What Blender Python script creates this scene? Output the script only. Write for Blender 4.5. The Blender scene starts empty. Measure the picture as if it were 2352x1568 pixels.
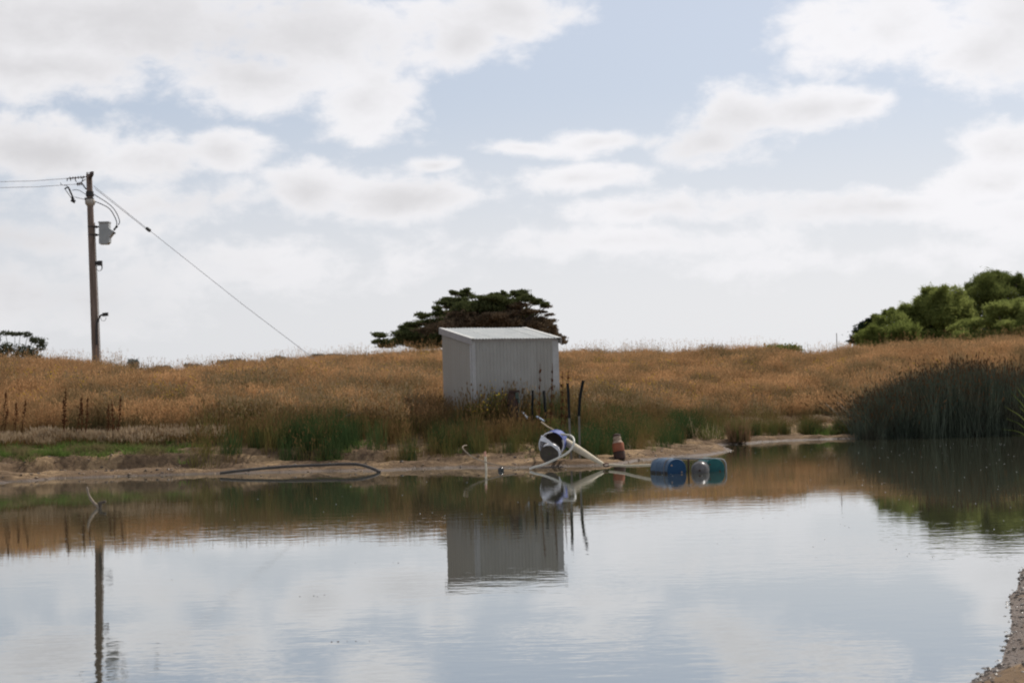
import bpy, math, random
import numpy as np
from mathutils import Vector, Matrix

S = bpy.context.scene
rng = np.random.default_rng(7)
random.seed(7)

# ------------------------------------------------------------------ camera
W_, H_, F_ = 2352.0, 1568.0, 3700.0           # the photograph's measuring grid
EYE = Vector((0.0, 0.0, 2.25))
PITCH, ROLL = math.atan(111 / F_), math.radians(-1.45)
cam_data = bpy.data.cameras.new('camera')
cam_data.sensor_width = 36.0
cam_data.lens = 36.0 * F_ / W_
cam_data.clip_start, cam_data.clip_end = 0.1, 6000.0
cam_data.dof.use_dof = True
cam_data.dof.focus_distance = 27.0
cam_data.dof.aperture_fstop = 2.6
cam = bpy.data.objects.new('camera', cam_data)
S.collection.objects.link(cam)
CAM_R = Matrix.Rotation(math.radians(90) + PITCH, 3, 'X') @ Matrix.Rotation(ROLL, 3, 'Z')
cam.matrix_world = Matrix.Translation(EYE) @ CAM_R.to_4x4()
S.camera = cam

# ------------------------------------------------------------------ render / exposure
S.render.engine = 'CYCLES'
S.view_settings.view_transform = 'Standard'
S.view_settings.look = 'None'
S.view_settings.exposure = 0.0
S.view_settings.gamma = 1.0
S.view_settings.use_curve_mapping = False
S.cycles.use_denoising = True
S.cycles.max_bounces = 8
S.cycles.transparent_max_bounces = 8
S.cycles.sample_clamp_indirect = 6.0
S.cycles.filter_width = 2.0


def ray(x, y):
    return (CAM_R @ Vector(((x - W_ / 2) / F_, (H_ / 2 - y) / F_, -1.0))).normalized()


def at(x, y, d):
    """Place seen at (x, y) of the measuring grid, d metres ahead."""
    r = ray(x, y)
    return EYE + r * (d / r.y)


def on_water(x, y):
    r = ray(x, y)
    return EYE + r * (-EYE.z / r.z)


# ------------------------------------------------------------------ sun and sky
SUN_AZ, SUN_EL = math.radians(42), math.radians(50)
SUN_DIR = Vector((math.sin(SUN_AZ) * math.cos(SUN_EL), math.cos(SUN_AZ) * math.cos(SUN_EL), math.sin(SUN_EL)))
sun_data = bpy.data.lights.new('sun', 'SUN')
sun_data.energy = 3.8
sun_data.angle = math.radians(0.6)
sun_data.color = (1.0, 0.94, 0.86)
sun = bpy.data.objects.new('sun', sun_data)
sun.rotation_euler = SUN_DIR.to_track_quat('Z', 'Y').to_euler()
S.collection.objects.link(sun)


class Nodes:
    def __init__(self, tree):
        self.t = tree
        self.n = tree.nodes
        self.l = tree.links

    def add(self, kind, **kw):
        nd = self.n.new(kind)
        for k, v in kw.items():
            setattr(nd, k, v)
        return nd

    def put(self, sock, v):
        if hasattr(v, 'is_output'):
            self.l.new(v, sock)
        else:
            try:
                sock.default_value = v
            except Exception:
                sock.default_value = (*v, 1.0)

    def math(self, op, a, b=None, c=None, clamp=False):
        nd = self.add('ShaderNodeMath', operation=op, use_clamp=clamp)
        self.put(nd.inputs[0], a)
        if b is not None:
            self.put(nd.inputs[1], b)
        if c is not None:
            self.put(nd.inputs[2], c)
        return nd.outputs[0]

    def vmath(self, op, a, b=None):
        nd = self.add('ShaderNodeVectorMath', operation=op)
        self.put(nd.inputs[0], a)
        if b is not None:
            self.put(nd.inputs[1], b)
        return nd.outputs['Value'] if op in ('LENGTH', 'DOT_PRODUCT') else nd.outputs[0]

    def smooth(self, v, lo, hi, t0=0.0, t1=1.0):
        nd = self.add('ShaderNodeMapRange', interpolation_type='SMOOTHSTEP')
        self.put(nd.inputs[0], v)
        for i, q in enumerate((lo, hi, t0, t1)):
            nd.inputs[i + 1].default_value = q
        return nd.outputs[0]

    def mix(self, f, a, b):
        nd = self.add('ShaderNodeMix', data_type='RGBA')
        self.put(nd.inputs['Factor'], f)
        self.put(nd.inputs[6], a)
        self.put(nd.inputs[7], b)
        return nd.outputs[2]

    def noise(self, vec, scale, detail=4.0, rough=0.55, dist=0.0):
        nd = self.add('ShaderNodeTexNoise')
        if vec is not None:
            self.put(nd.inputs['Vector'], vec)
        nd.inputs['Scale'].default_value = scale
        nd.inputs['Detail'].default_value = detail
        nd.inputs['Roughness'].default_value = rough
        nd.inputs['Distortion'].default_value = dist
        return nd.outputs[0]


world = bpy.data.worlds.new('World')
S.world = world
world.use_nodes = True
world.node_tree.nodes.clear()
N = Nodes(world.node_tree)
SKY_STRENGTH = 0.1
sky = N.add('ShaderNodeTexSky', sky_type='NISHITA', sun_disc=False, sun_elevation=SUN_EL, sun_rotation=SUN_AZ)
sky.dust_density = 2.0
dirv = N.vmath('NORMALIZE', N.add('ShaderNodeTexCoord').outputs['Generated'])
sep = N.add('ShaderNodeSeparateXYZ')
N.l.new(dirv, sep.inputs[0])
az = N.math('ARCTAN2', sep.outputs[0], sep.outputs[1])
el = N.math('ARCSINE', sep.outputs[2])
comb = N.add('ShaderNodeCombineXYZ')
N.l.new(az, comb.inputs[0])
N.l.new(el, comb.inputs[1])
azel = comb.outputs[0]
# billows: the same noise over the whole sky, squashed a little upwards
sq = N.vmath('MULTIPLY', dirv, (1.0, 1.0, 1.7))
n_big = N.noise(sq, 6.0, 3.0, 0.5)
wn = N.add('ShaderNodeTexNoise')
N.l.new(sq, wn.inputs['Vector'])
wn.inputs['Scale'].default_value = 9.0
wn.inputs['Detail'].default_value = 3.0
azel = N.vmath('ADD', azel, N.vmath('MULTIPLY', N.vmath('SUBTRACT', wn.outputs[1], (0.5, 0.5, 0.5)), (0.055, 0.022, 0.0)))
n_mid = N.noise(sq, 19.0, 6.0, 0.56, 0.25)
n_fine = N.noise(sq, 62.0, 5.0, 0.6, 0.3)
billow = N.math('ADD', N.math('MULTIPLY', N.math('SUBTRACT', n_mid, 0.5), 1.25),
                N.math('MULTIPLY', N.math('SUBTRACT', n_fine, 0.5), 0.6))
clouds = [  # centre x, y, half width, half height (grid units), strength
    (200, 40, 760, 165, 1.1), (700, 90, 430, 130, 1), (830, 240, 180, 80, 1), (560, 190, 280, 85, 1), (1130, 20, 190, 75, 1),
    (1060, 105, 85, 70, 1), (120, 170, 300, 70, 1),
    (100, 345, 240, 85, 1), (340, 370, 180, 60, 1), (510, 360, 120, 50, 1),
    (720, 440, 130, 65, 1), (930, 450, 230, 55, 1), (975, 378, 62, 18, .8),
    (1210, 335, 110, 22, .8), (1400, 322, 150, 36, 1), (1620, 335, 130, 52, 1), (1690, 270, 160, 70, 1), (1880, 250, 170, 56, 1),
    (1990, 240, 90, 46, 1), (1340, 405, 160, 38, .9),
    (2010, 60, 190, 110, 1), (2230, 110, 210, 100, 1), (2380, 30, 260, 160, 1),
    (2270, 420, 160, 52, 1), (2350, 340, 130, 66, 1),
    (1560, 480, 300, 38, .7), (2000, 475, 330, 40, .8), (2330, 500, 200, 60, .8), (380, 480, 340, 55, .6), (60, 560, 200, 40, .5),
    (1450, 560, 480, 44, .6), (1900, 590, 420, 40, .5), (600, 620, 560, 60, .5), (150, 690, 330, 60, .5),
]
field = None
for (cx, cy, rx, ry, wgt) in clouds:
    r = ray(cx, cy)
    c = (math.atan2(r.x, r.y), math.asin(r.z), 0.0)
    dv = N.vmath('MULTIPLY', N.vmath('SUBTRACT', azel, c), (F_ / rx, F_ / ry, 0.0))
    e = N.math('MULTIPLY', N.math('SUBTRACT', 1.0, N.vmath('LENGTH', dv)), wgt)
    field = e if field is None else N.math('SMOOTH_MAX', field, e, 0.25)
field = N.math('MAXIMUM', field, -0.9)
# the rest of the sky: the same broken cumulus everywhere outside the view
away = N.math('MAXIMUM', N.smooth(N.math('ABSOLUTE', az), 0.33, 0.5), N.smooth(el, 0.25, 0.36))
generic = N.math('MULTIPLY', N.math('SUBTRACT', n_big, 0.52), 4.0)
mixf = N.add('ShaderNodeMix', data_type='FLOAT')
N.put(mixf.inputs[0], away)
N.put(mixf.inputs[2], field)
N.put(mixf.inputs[3], generic)
field = mixf.outputs[0]
dens_f = N.math('ADD', field, N.math('MULTIPLY', billow, 1.5))
cover = N.smooth(dens_f, -0.24, 0.48)
cover = N.math('MULTIPLY', cover, 0.96)
deep = N.smooth(N.math('ADD', N.math('MULTIPLY', field, 0.75), N.math('ADD', N.math('MULTIPLY', billow, 0.7), N.math('MULTIPLY', N.math('SUBTRACT', n_big, 0.5), 1.6))), 0.05, 0.95)
sunny = N.smooth(N.vmath('DOT_PRODUCT', dirv, tuple(SUN_DIR)), 0.25, 0.75)
K = 1.0 / SKY_STRENGTH
cl_hi = N.mix(sunny, (0.87 * K, 0.86 * K, 0.875 * K), (0.95 * K, 0.94 * K, 0.965 * K))
cl_lo = N.mix(sunny, (0.63 * K, 0.62 * K, 0.635 * K), (0.78 * K, 0.77 * K, 0.785 * K))
cloud_col = N.mix(deep, cl_hi, cl_lo)
veil_col = N.mix(sunny, (0.54 * K, 0.605 * K, 0.725 * K), (0.69 * K, 0.74 * K, 0.85 * K))
veil = N.math('SUBTRACT', N.smooth(el, 0.015, 0.20, 0.92, 0.6), N.smooth(el, 0.22, 0.9, 0.0, 0.45))
base = N.mix(veil, sky.outputs[0], veil_col)
low = N.smooth(el, 0.035, 0.19, 0.9, 0.0)
haze_col = N.mix(sunny, (0.73 * K, 0.735 * K, 0.75 * K), (0.87 * K, 0.865 * K, 0.87 * K))
base = N.mix(low, base, haze_col)
cover = N.math('MULTIPLY', cover, N.smooth(el, 0.0, 0.12, 0.35, 1.0))
final = N.mix(cover, base, cloud_col)
bg = N.add('ShaderNodeBackground')
bg.inputs[1].default_value = SKY_STRENGTH
N.l.new(final, bg.inputs[0])
wo = N.add('ShaderNodeOutputWorld')
N.l.new(bg.outputs[0], wo.inputs[0])
world.cycles.sampling_method = 'MANUAL'
world.cycles.sample_map_resolution = 512


# ------------------------------------------------------------------ materials
def new_mat(name):
    m = bpy.data.materials.new(name)
    m.use_nodes = True
    m.node_tree.nodes.clear()
    n = Nodes(m.node_tree)
    out = n.add('ShaderNodeOutputMaterial')
    return m, n, out


def solid(name, c1, c2=None, rough=0.6, scale=8.0, metal=0.0, bump=0.0, spec=0.4, stain=None, stain_at=0.6, stretch=(1, 1, 1), vary=0.0):
    """Two-tone mottled surface with optional stains and fine relief."""
    m, n, out = new_mat(name)
    pos = n.vmath('MULTIPLY', n.add('ShaderNodeTexCoord').outputs['Object'], stretch)
    a = n.noise(pos, scale, 5.0, 0.6)
    col = n.mix(n.smooth(a, 0.35, 0.65), c1, c2 or c1)
    if stain:
        s = n.noise(pos, scale * 0.45, 6.0, 0.65)
        col = n.mix(n.smooth(s, stain_at, stain_at + 0.12), col, stain)
    if vary:
        col = n.mix(n.math('MULTIPLY', n.add('ShaderNodeObjectInfo').outputs['Random'], vary), col, stain)
    p = n.add('ShaderNodeBsdfPrincipled')
    n.put(p.inputs['Base Color'], col)
    n.put(p.inputs['Roughness'], n.smooth(a, 0.3, 0.7, rough * 0.85, min(1, rough * 1.15)))
    p.inputs['Metallic'].default_value = metal
    p.inputs['Specular IOR Level'].default_value = spec
    if bump:
        b = n.add('ShaderNodeBump')
        b.inputs['Strength'].default_value = bump
        b.inputs['Distance'].default_value = 0.02
        n.l.new(n.noise(pos, scale * 4, 5.0, 0.65), b.inputs['Height'])
        n.l.new(b.outputs[0], p.inputs['Normal'])
    n.l.new(p.outputs[0], out.inputs[0])
    return m


def leaf(name, c1, c2, c3=None, trans=0.35, scale=0.6, gloss=0.0, fine=6.0):
    """Thin plant matter: colour drifts in patches and from plant to plant, light passes through."""
    m, n, out = new_mat(name)
    pos = n.add('ShaderNodeNewGeometry').outputs['Position']
    rnd = n.add('ShaderNodeObjectInfo').outputs['Random']
    a = n.noise(pos, scale, 3.0, 0.6)
    b = n.noise(pos, fine, 2.0, 0.6)
    f = n.math('ADD', n.math('MULTIPLY', a, 0.9), n.math('ADD', n.math('MULTIPLY', rnd, 0.35), n.math('MULTIPLY', b, 0.6)))
    col = n.mix(n.smooth(f, 0.6, 1.15), c1, c2)
    if c3:
        col = n.mix(n.smooth(n.noise(pos, scale * 0.7 + 0.13, 4.0, 0.65), 0.47, 0.63), col, c3)
    d = n.add('ShaderNodeBsdfDiffuse')
    t = n.add('ShaderNodeBsdfTranslucent')
    n.l.new(col, d.inputs[0])
    n.l.new(col, t.inputs[0])
    mx = n.add('ShaderNodeMixShader')
    mx.inputs[0].default_value = trans
    n.l.new(d.outputs[0], mx.inputs[1])
    n.l.new(t.outputs[0], mx.inputs[2])
    res = mx.outputs[0]
    if gloss:
        g = n.add('ShaderNodeBsdfGlossy')
        g.inputs['Roughness'].default_value = 0.35
        g.inputs[0].default_value = (0.6, 0.6, 0.6, 1)
        m2 = n.add('ShaderNodeMixShader')
        m2.inputs[0].default_value = gloss
        n.l.new(res, m2.inputs[1])
        n.l.new(g.outputs[0], m2.inputs[2])
        res = m2.outputs[0]
    n.l.new(res, out.inputs[0])
    return m


# ------------------------------------------------------------------ object helpers
ROOT = {}


def tag(o, label=None, cat=None, group=None, kind=None):
    for k, v in (('label', label), ('category', cat), ('group', group), ('kind', kind)):
        if v:
            o[k] = v
    return o


def thing(name, loc, label, cat, group=None):
    o = bpy.data.objects.new(name, None)
    S.collection.objects.link(o)
    o.location = loc
    o.empty_display_size = 0.2
    ROOT[o] = Vector(loc)
    return tag(o, label, cat, group)


class MB:
    """Collects shapes given in world coordinates; build() links ONE mesh object."""

    def __init__(self):
        self.v, self.f, self.m = [], [], []

    def raw(self, v, f, mi=0):
        o = len(self.v)
        self.v += [tuple(p) for p in v]
        self.f += [tuple(i + o for i in q) for q in f]
        self.m += [mi] * len(f)
        return self

    def tube(self, path, rad, n=8, caps=True, mi=0):
        path = [Vector(p) for p in path]
        if not isinstance(rad, (list, tuple)):
            rad = [rad] * len(path)
        v, f = [], []
        prev = None
        for i, p in enumerate(path):
            t = (path[min(i + 1, len(path) - 1)] - path[max(i - 1, 0)]).normalized()
            if prev is None:
                u = t.cross(Vector((0, 0, 1)))
                if u.length < 0.05:
                    u = t.cross(Vector((0, 1, 0)))
            else:
                u = prev - t * prev.dot(t)
            u.normalize()
            prev = u
            w = t.cross(u)
            for k in range(n):
                a = 2 * math.pi * k / n
                v.append(p + (u * math.cos(a) + w * math.sin(a)) * rad[i])
        for i in range(len(path) - 1):
            for k in range(n):
                f.append((i * n + k, i * n + (k + 1) % n, (i + 1) * n + (k + 1) % n, (i + 1) * n + k))
        if caps:
            f.append(tuple(range(n - 1, -1, -1)))
            f.append(tuple(range((len(path) - 1) * n, len(path) * n)))
        return self.raw(v, f, mi)

    def lathe(self, base, axis, prof, n=20, mi=0, caps=True):
        """prof: (distance along the axis, radius)."""
        base, axis = Vector(base), Vector(axis).normalized()
        u = axis.cross(Vector((0, 0, 1)))
        if u.length < 0.05:
            u = Vector((1, 0, 0))
        u.normalize()
        w = axis.cross(u)
        v, f = [], []
        for (h, r) in prof:
            for k in range(n):
                a = 2 * math.pi * k / n
                v.append(base + axis * h + (u * math.cos(a) + w * math.sin(a)) * r)
        for i in range(len(prof) - 1):
            for k in range(n):
                f.append((i * n + k, i * n + (k + 1) % n, (i + 1) * n + (k + 1) % n, (i + 1) * n + k))
        if caps:
            f.append(tuple(range(n - 1, -1, -1)))
            f.append(tuple(range((len(prof) - 1) * n, len(prof) * n)))
        return self.raw(v, f, mi)

    def box(self, c, ax, ay, az_, mi=0):
        c, ax, ay, az_ = map(Vector, (c, ax, ay, az_))
        v = [c + ax * sx + ay * sy + az_ * sz for sz in (-1, 1) for sy in (-1, 1) for sx in (-1, 1)]
        f = [(0, 2, 3, 1), (4, 5, 7, 6), (0, 1, 5, 4), (2, 6, 7, 3), (0, 4, 6, 2), (1, 3, 7, 5)]
        return self.raw(v, f, mi)

    def ball(self, c, r, n=14, sc=(1, 1, 1), mi=0):
        c = Vector(c)
        v, f = [], []
        m_ = n // 2
        for i in range(m_ + 1):
            t = math.pi * i / m_
            for k in range(n):
                a = 2 * math.pi * k / n
                v.append(c + Vector((math.sin(t) * math.cos(a) * sc[0], math.sin(t) * math.sin(a) * sc[1], math.cos(t) * sc[2])) * r)
        for i in range(m_):
            for k in range(n):
                f.append((i * n + k, i * n + (k + 1) % n, (i + 1) * n + (k + 1) % n, (i + 1) * n + k))
        return self.raw(v, f, mi)

    def mesh(self, name, mats, origin=(0, 0, 0), smooth=False):
        me = bpy.data.meshes.new(name)
        o = np.array(origin)
        me.from_pydata((np.array(self.v) - o).tolist(), [], self.f)
        for m in (mats if isinstance(mats, (list, tuple)) else [mats]):
            me.materials.append(m)
        if max(self.m, default=0):
            me.polygons.foreach_set('material_index', self.m)
        if smooth:
            me.polygons.foreach_set('use_smooth', [True] * len(me.polygons))
            try:
                me.set_sharp_from_angle(angle=math.radians(40))
            except Exception:
                pass
        me.update()
        return me

    def islands(self):
        up = list(range(len(self.v)))

        def root(i):
            while up[i] != i:
                up[i] = up[up[i]]
                i = up[i]
            return i
        for q in self.f:
            a = root(q[0])
            for i in q[1:]:
                up[root(i)] = a
        groups = {}
        for q, m_ in zip(self.f, self.m):
            groups.setdefault(root(q[0]), []).append((q, m_))
        out = []
        for g in groups.values():
            used = sorted({i for q, _ in g for i in q})
            ix = {o_: n_ for n_, o_ in enumerate(used)}
            mb_ = MB()
            mb_.v = [self.v[i] for i in used]
            mb_.f = [tuple(ix[i] for i in q) for q, _ in g]
            mb_.m = [m_ for _, m_ in g]
            out.append(mb_)
        return out

    def build(self, name, mats, parent=None, origin=None, smooth=True):
        if parent is not None and name != 'limb':       # separate pieces become separate parts
            isl = self.islands()
            if len(isl) > 1:
                return [i_.build(name, mats, parent, origin, smooth) for i_ in isl][0]
        if parent is not None:
            origin = ROOT[parent]
        if origin is None:
            origin = (0, 0, 0)
        o = bpy.data.objects.new(name, self.mesh(name, mats, origin, smooth))
        S.collection.objects.link(o)
        if parent is not None:
            o.parent = parent
        else:
            o.location = origin
        ROOT[o] = Vector(origin)
        return o


def curve(pts, n=6):
    """Catmull-Rom through the points."""
    p = [Vector(q) for q in pts]
    p = [p[0] * 2 - p[1]] + p + [p[-1] * 2 - p[-2]]
    out = []
    for i in range(1, len(p) - 2):
        for k in range(n):
            t = k / n
            a, b, c, d = p[i - 1], p[i], p[i + 1], p[i + 2]
            out.append(0.5 * ((2 * b) + (c - a) * t + (2 * a - 5 * b + 4 * c - d) * t * t + (3 * b - a - 3 * c + d) * t ** 3))
    out.append(p[-2])
    return out


# ------------------------------------------------------------------ terrain
def vnoise(x, y, seed=0):
    xi, yi = np.floor(x).astype(np.int64), np.floor(y).astype(np.int64)
    xf, yf = x - xi, y - yi
    xf, yf = xf * xf * (3 - 2 * xf), yf * yf * (3 - 2 * yf)

    def h(a, b):
        q = (a * 374761393 + b * 668265263 + seed * 1442695) & 0x7fffffff
        q = ((q ^ (q >> 13)) * 1274126177) & 0x7fffffff
        return ((q ^ (q >> 16)) & 0xffff) / 65535.0
    return (h(xi, yi) * (1 - xf) + h(xi + 1, yi) * xf) * (1 - yf) + (h(xi, yi + 1) * (1 - xf) + h(xi + 1, yi + 1) * xf) * yf


def fbm(x, y, seed=0, oct_=4):
    s, a = 0.0, 0.5
    for i in range(oct_):
        s = s + a * vnoise(x * 2 ** i, y * 2 ** i, seed + i)
        a *= 0.5
    return s - 0.47


shore_px = [(-500, 1117), (-200, 1112), (0, 1109), (55, 1106), (110, 1101), (182, 1097), (300, 1094), (419, 1091), (612, 1085), (740, 1083), (868, 1081),
            (1032, 1077), (1110, 1075), (1230, 1074), (1400, 1069), (1440, 1063), (1470, 1057), (1564, 1050), (1634, 1044), (1681, 1036),
            (1672, 1027), (1653, 1022), (1704, 1020), (1775, 1015), (1868, 1010), (1962, 1007), (2100, 1003), (2352, 996), (2500, 990)]
near_px = [(2362, 1296), (2346, 1308), (2338, 1349), (2319, 1370), (2320, 1411), (2325, 1442), (2312, 1481), (2299, 1525), (2253, 1548), (2235, 1566),
           (2100, 1610), (1700, 1660), (1000, 1690), (0, 1720)]
POND = [on_water(*p)[:2] for p in shore_px]
POND += [(27.0, 58.0), (22.5, 46.0), (16.5, 34.0), (10.5, 24.0), (8.0, 21.0)]
POND += [on_water(*p)[:2] for p in near_px]
POND += [(-14.0, 8.5), (-34.0, 12.0), (-44.0, 30.0), (-36.0, 44.0)]
POND = np.array([(p[0], p[1]) for p in POND])


def shore_dist(x, y):
    """Distance from the water's edge, negative in the pond."""
    x, y = np.asarray(x, float), np.asarray(y, float)
    best = np.full(x.shape, 1e9)
    inside = np.zeros(x.shape, bool)
    n = len(POND)
    for i in range(n):
        ax, ay = POND[i]
        bx, by = POND[(i + 1) % n]
        dx, dy = bx - ax, by - ay
        t = np.clip(((x - ax) * dx + (y - ay) * dy) / (dx * dx + dy * dy), 0, 1)
        best = np.minimum(best, (x - ax - t * dx) ** 2 + (y - ay - t * dy) ** 2)
        cross = ((ay > y) != (by > y)) & (x < (bx - ax) * (y - ay) / (by - ay + 1e-12) + ax)
        inside ^= cross
    return np.where(inside, -1, 1) * np.sqrt(best)


SHED_YAW = math.radians(25)
SHED_W, SHED_D = 3.1, 2.5
SHED_O = at(1083, 778, 52.0)
EAVE_Z = SHED_O.z
BACK_Z = EAVE_Z + 0.43
SHED_A = Vector((math.cos(SHED_YAW), math.sin(SHED_YAW), 0))
SHED_B = Vector((-math.sin(SHED_YAW), math.cos(SHED_YAW), 0))
SHED_BASE = 1.62
SHED_C = Vector((SHED_O.x, SHED_O.y, 0)) + SHED_A * SHED_W / 2 + SHED_B * SHED_D / 2


def height(x, y):
    x, y = np.asarray(x, float), np.asarray(y, float)
    s = shore_dist(x, y)
    col = W_ / 2 + F_ * x / np.maximum(y, 8.0)
    far = np.interp(s, [0, 0.5, 1.2, 2.4, 3.2, 4.5, 6.0, 8, 11, 18, 27, 31, 45, 80, 400], [0, .05, .13, .36, .52, .85, 1.22, 1.52, 1.8, 2.55, 3.3, 3.42, 3.45, 3.1, 2.6])
    right = np.interp(s, [0, 0.5, 1.2, 2.4, 3.2, 4.5, 6.0, 8, 11, 18, 27, 31, 45, 80, 400], [0, .05, .12, .26, .4, .6, .85, 1.15, 1.6, 2.45, 3.25, 3.42, 3.45, 3.1, 2.6])
    k = np.clip((x - 4) / 3.0, 0, 1)
    far = far * (1 - k) + right * k
    ridge = np.interp(col, [0, 150, 250, 350, 500, 700, 850, 1000, 1600, 1780, 1870, 1960, 2100, 2352],
                      [-.25, -.25, -.5, -.95, -.72, -.42, -.12, .02, .06, .06, -.34, -.06, .2, .42])
    far = far + ridge * np.clip((s - 13) / 10, 0, 1)
    near = np.interp(s, [0, .4, 1, 4, 12, 60, 400], [0, .10, .19, .38, .66, 1.0, 1.2])
    kn = np.clip((y - 24) / 8.0, 0, 1)
    h = near * (1 - kn) + far * kn
    h = np.where(s < 0, np.maximum(-0.22 * -s, -1.6), h)
    # the undercut lip in the mud on the left
    lip = np.clip((-2.0 - x) / 2.5, 0, 1) * kn
    edge = 1.95 + 0.5 * fbm(x * 0.9, y * 0.2, 5) + 0.16 * fbm(x * 4, y * 2, 9)
    h = h + lip * (0.2 * (1 / (1 + np.exp(-(s - edge) / 0.02))) - 0.13 * np.exp(-((s - edge + 0.16) / 0.14) ** 2))
    # bright sand spit by the floats
    spit = np.exp(-((x - 5.3) / 1.5) ** 2 - ((y - 50.3) / 1.5) ** 2)
    h = h + 0.16 * spit * np.clip(s, 0, 1)
    bank = np.clip(s / 0.5, 0, 1) * np.exp(-np.maximum(s, 0) / 5) * (.45 + .55 * kn)
    h = h + bank * ((0.22 - .12 * lip) * fbm(x * 1.1, y * 1.1, 1) + 0.12 * fbm(x * 4.3, y * 4.3, 3) + 0.05 * fbm(x * 13, y * 13, 8, 2))
    ledge = fbm(x * .55, y * 2.4, 14)
    h = h + bank * 0.10 * np.tanh(ledge * 14)
    h = h + np.clip((s - 4) / 4, 0, 1) * (0.45 * fbm(x * 0.22, y * 0.22, 2) + 0.2 * fbm(x * 0.7, y * 0.7, 6))
    # level pad under the shed
    ux = (x - SHED_C.x) * SHED_A.x + (y - SHED_C.y) * SHED_A.y
    uy = (x - SHED_C.x) * SHED_B.x + (y - SHED_C.y) * SHED_B.y
    q = np.maximum(np.abs(ux) - SHED_W / 2, np.abs(uy) - SHED_D / 2)
    pk = np.clip(1 - q / 1.2, 0, 1)
    pk = pk * pk * (3 - 2 * pk)
    return h * (1 - pk) + SHED_BASE * pk


def ground_z(x, y):
    return float(height(np.array([x]), np.array([y]))[0])


def hit(x, y, d0=44.0, d1=75.0):
    """Where the line of sight through (x, y) meets the ground."""
    d = d0
    while d < d1:
        p = at(x, y, d)
        if p.z <= max(ground_z(p.x, p.y), 0.0):
            break
        d += 0.1
    p = at(x, y, d)
    p.z = ground_z(p.x, p.y)
    return p


def grid_axis(parts):
    out = [np.arange(a, b, st) for a, b, st in parts]
    return np.unique(np.round(np.concatenate(out), 4))


xs = grid_axis([(-2500, -400, 300), (-400, -60, 40), (-60, -20, 1.0), (-20, 20, 0.12), (20, 60, 1.0), (60, 400, 40), (400, 2501, 300)])
ys = grid_axis([(-60, 6, 3), (6, 22, 0.18), (22, 44, 1.0), (44, 64, 0.11), (64, 100, 0.7), (100, 400, 20), (400, 4001, 300)])
gx, gy = np.meshgrid(xs, ys)
gz = height(gx.ravel(), gy.ravel())
nx, ny = len(xs), len(ys)
gv = np.stack([gx.ravel(), gy.ravel(), gz], 1)
ii = (np.arange(ny - 1)[:, None] * nx + np.arange(nx - 1)[None, :]).ravel()
gf = np.stack([ii, ii + 1, ii + nx + 1, ii + nx], 1)


def np_mesh(name, v, f, mats, smooth=True, mi=None):
    me = bpy.data.meshes.new(name)
    me.vertices.add(len(v))
    me.vertices.foreach_set('co', np.ascontiguousarray(v, np.float32).ravel())
    k = f.shape[1]
    me.loops.add(f.size)
    me.loops.foreach_set('vertex_index', np.ascontiguousarray(f, np.int32).ravel())
    me.polygons.add(len(f))
    me.polygons.foreach_set('loop_start', np.arange(0, f.size, k, dtype=np.int32))
    me.polygons.foreach_set('loop_total', np.full(len(f), k, np.int32))
    if smooth:
        me.polygons.foreach_set('use_smooth', np.ones(len(f), bool))
    for m in mats:
        me.materials.append(m)
    if mi is not None:
        me.polygons.foreach_set('material_index', np.ascontiguousarray(mi, np.int32))
    me.update(calc_edges=True)
    me.validate()
    return me


def link_mesh(name, me, parent=None, loc=None):
    o = bpy.data.objects.new(name, me)
    S.collection.objects.link(o)
    if parent is not None:
        o.parent = parent
    elif loc is not None:
        o.location = loc
    return o


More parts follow.
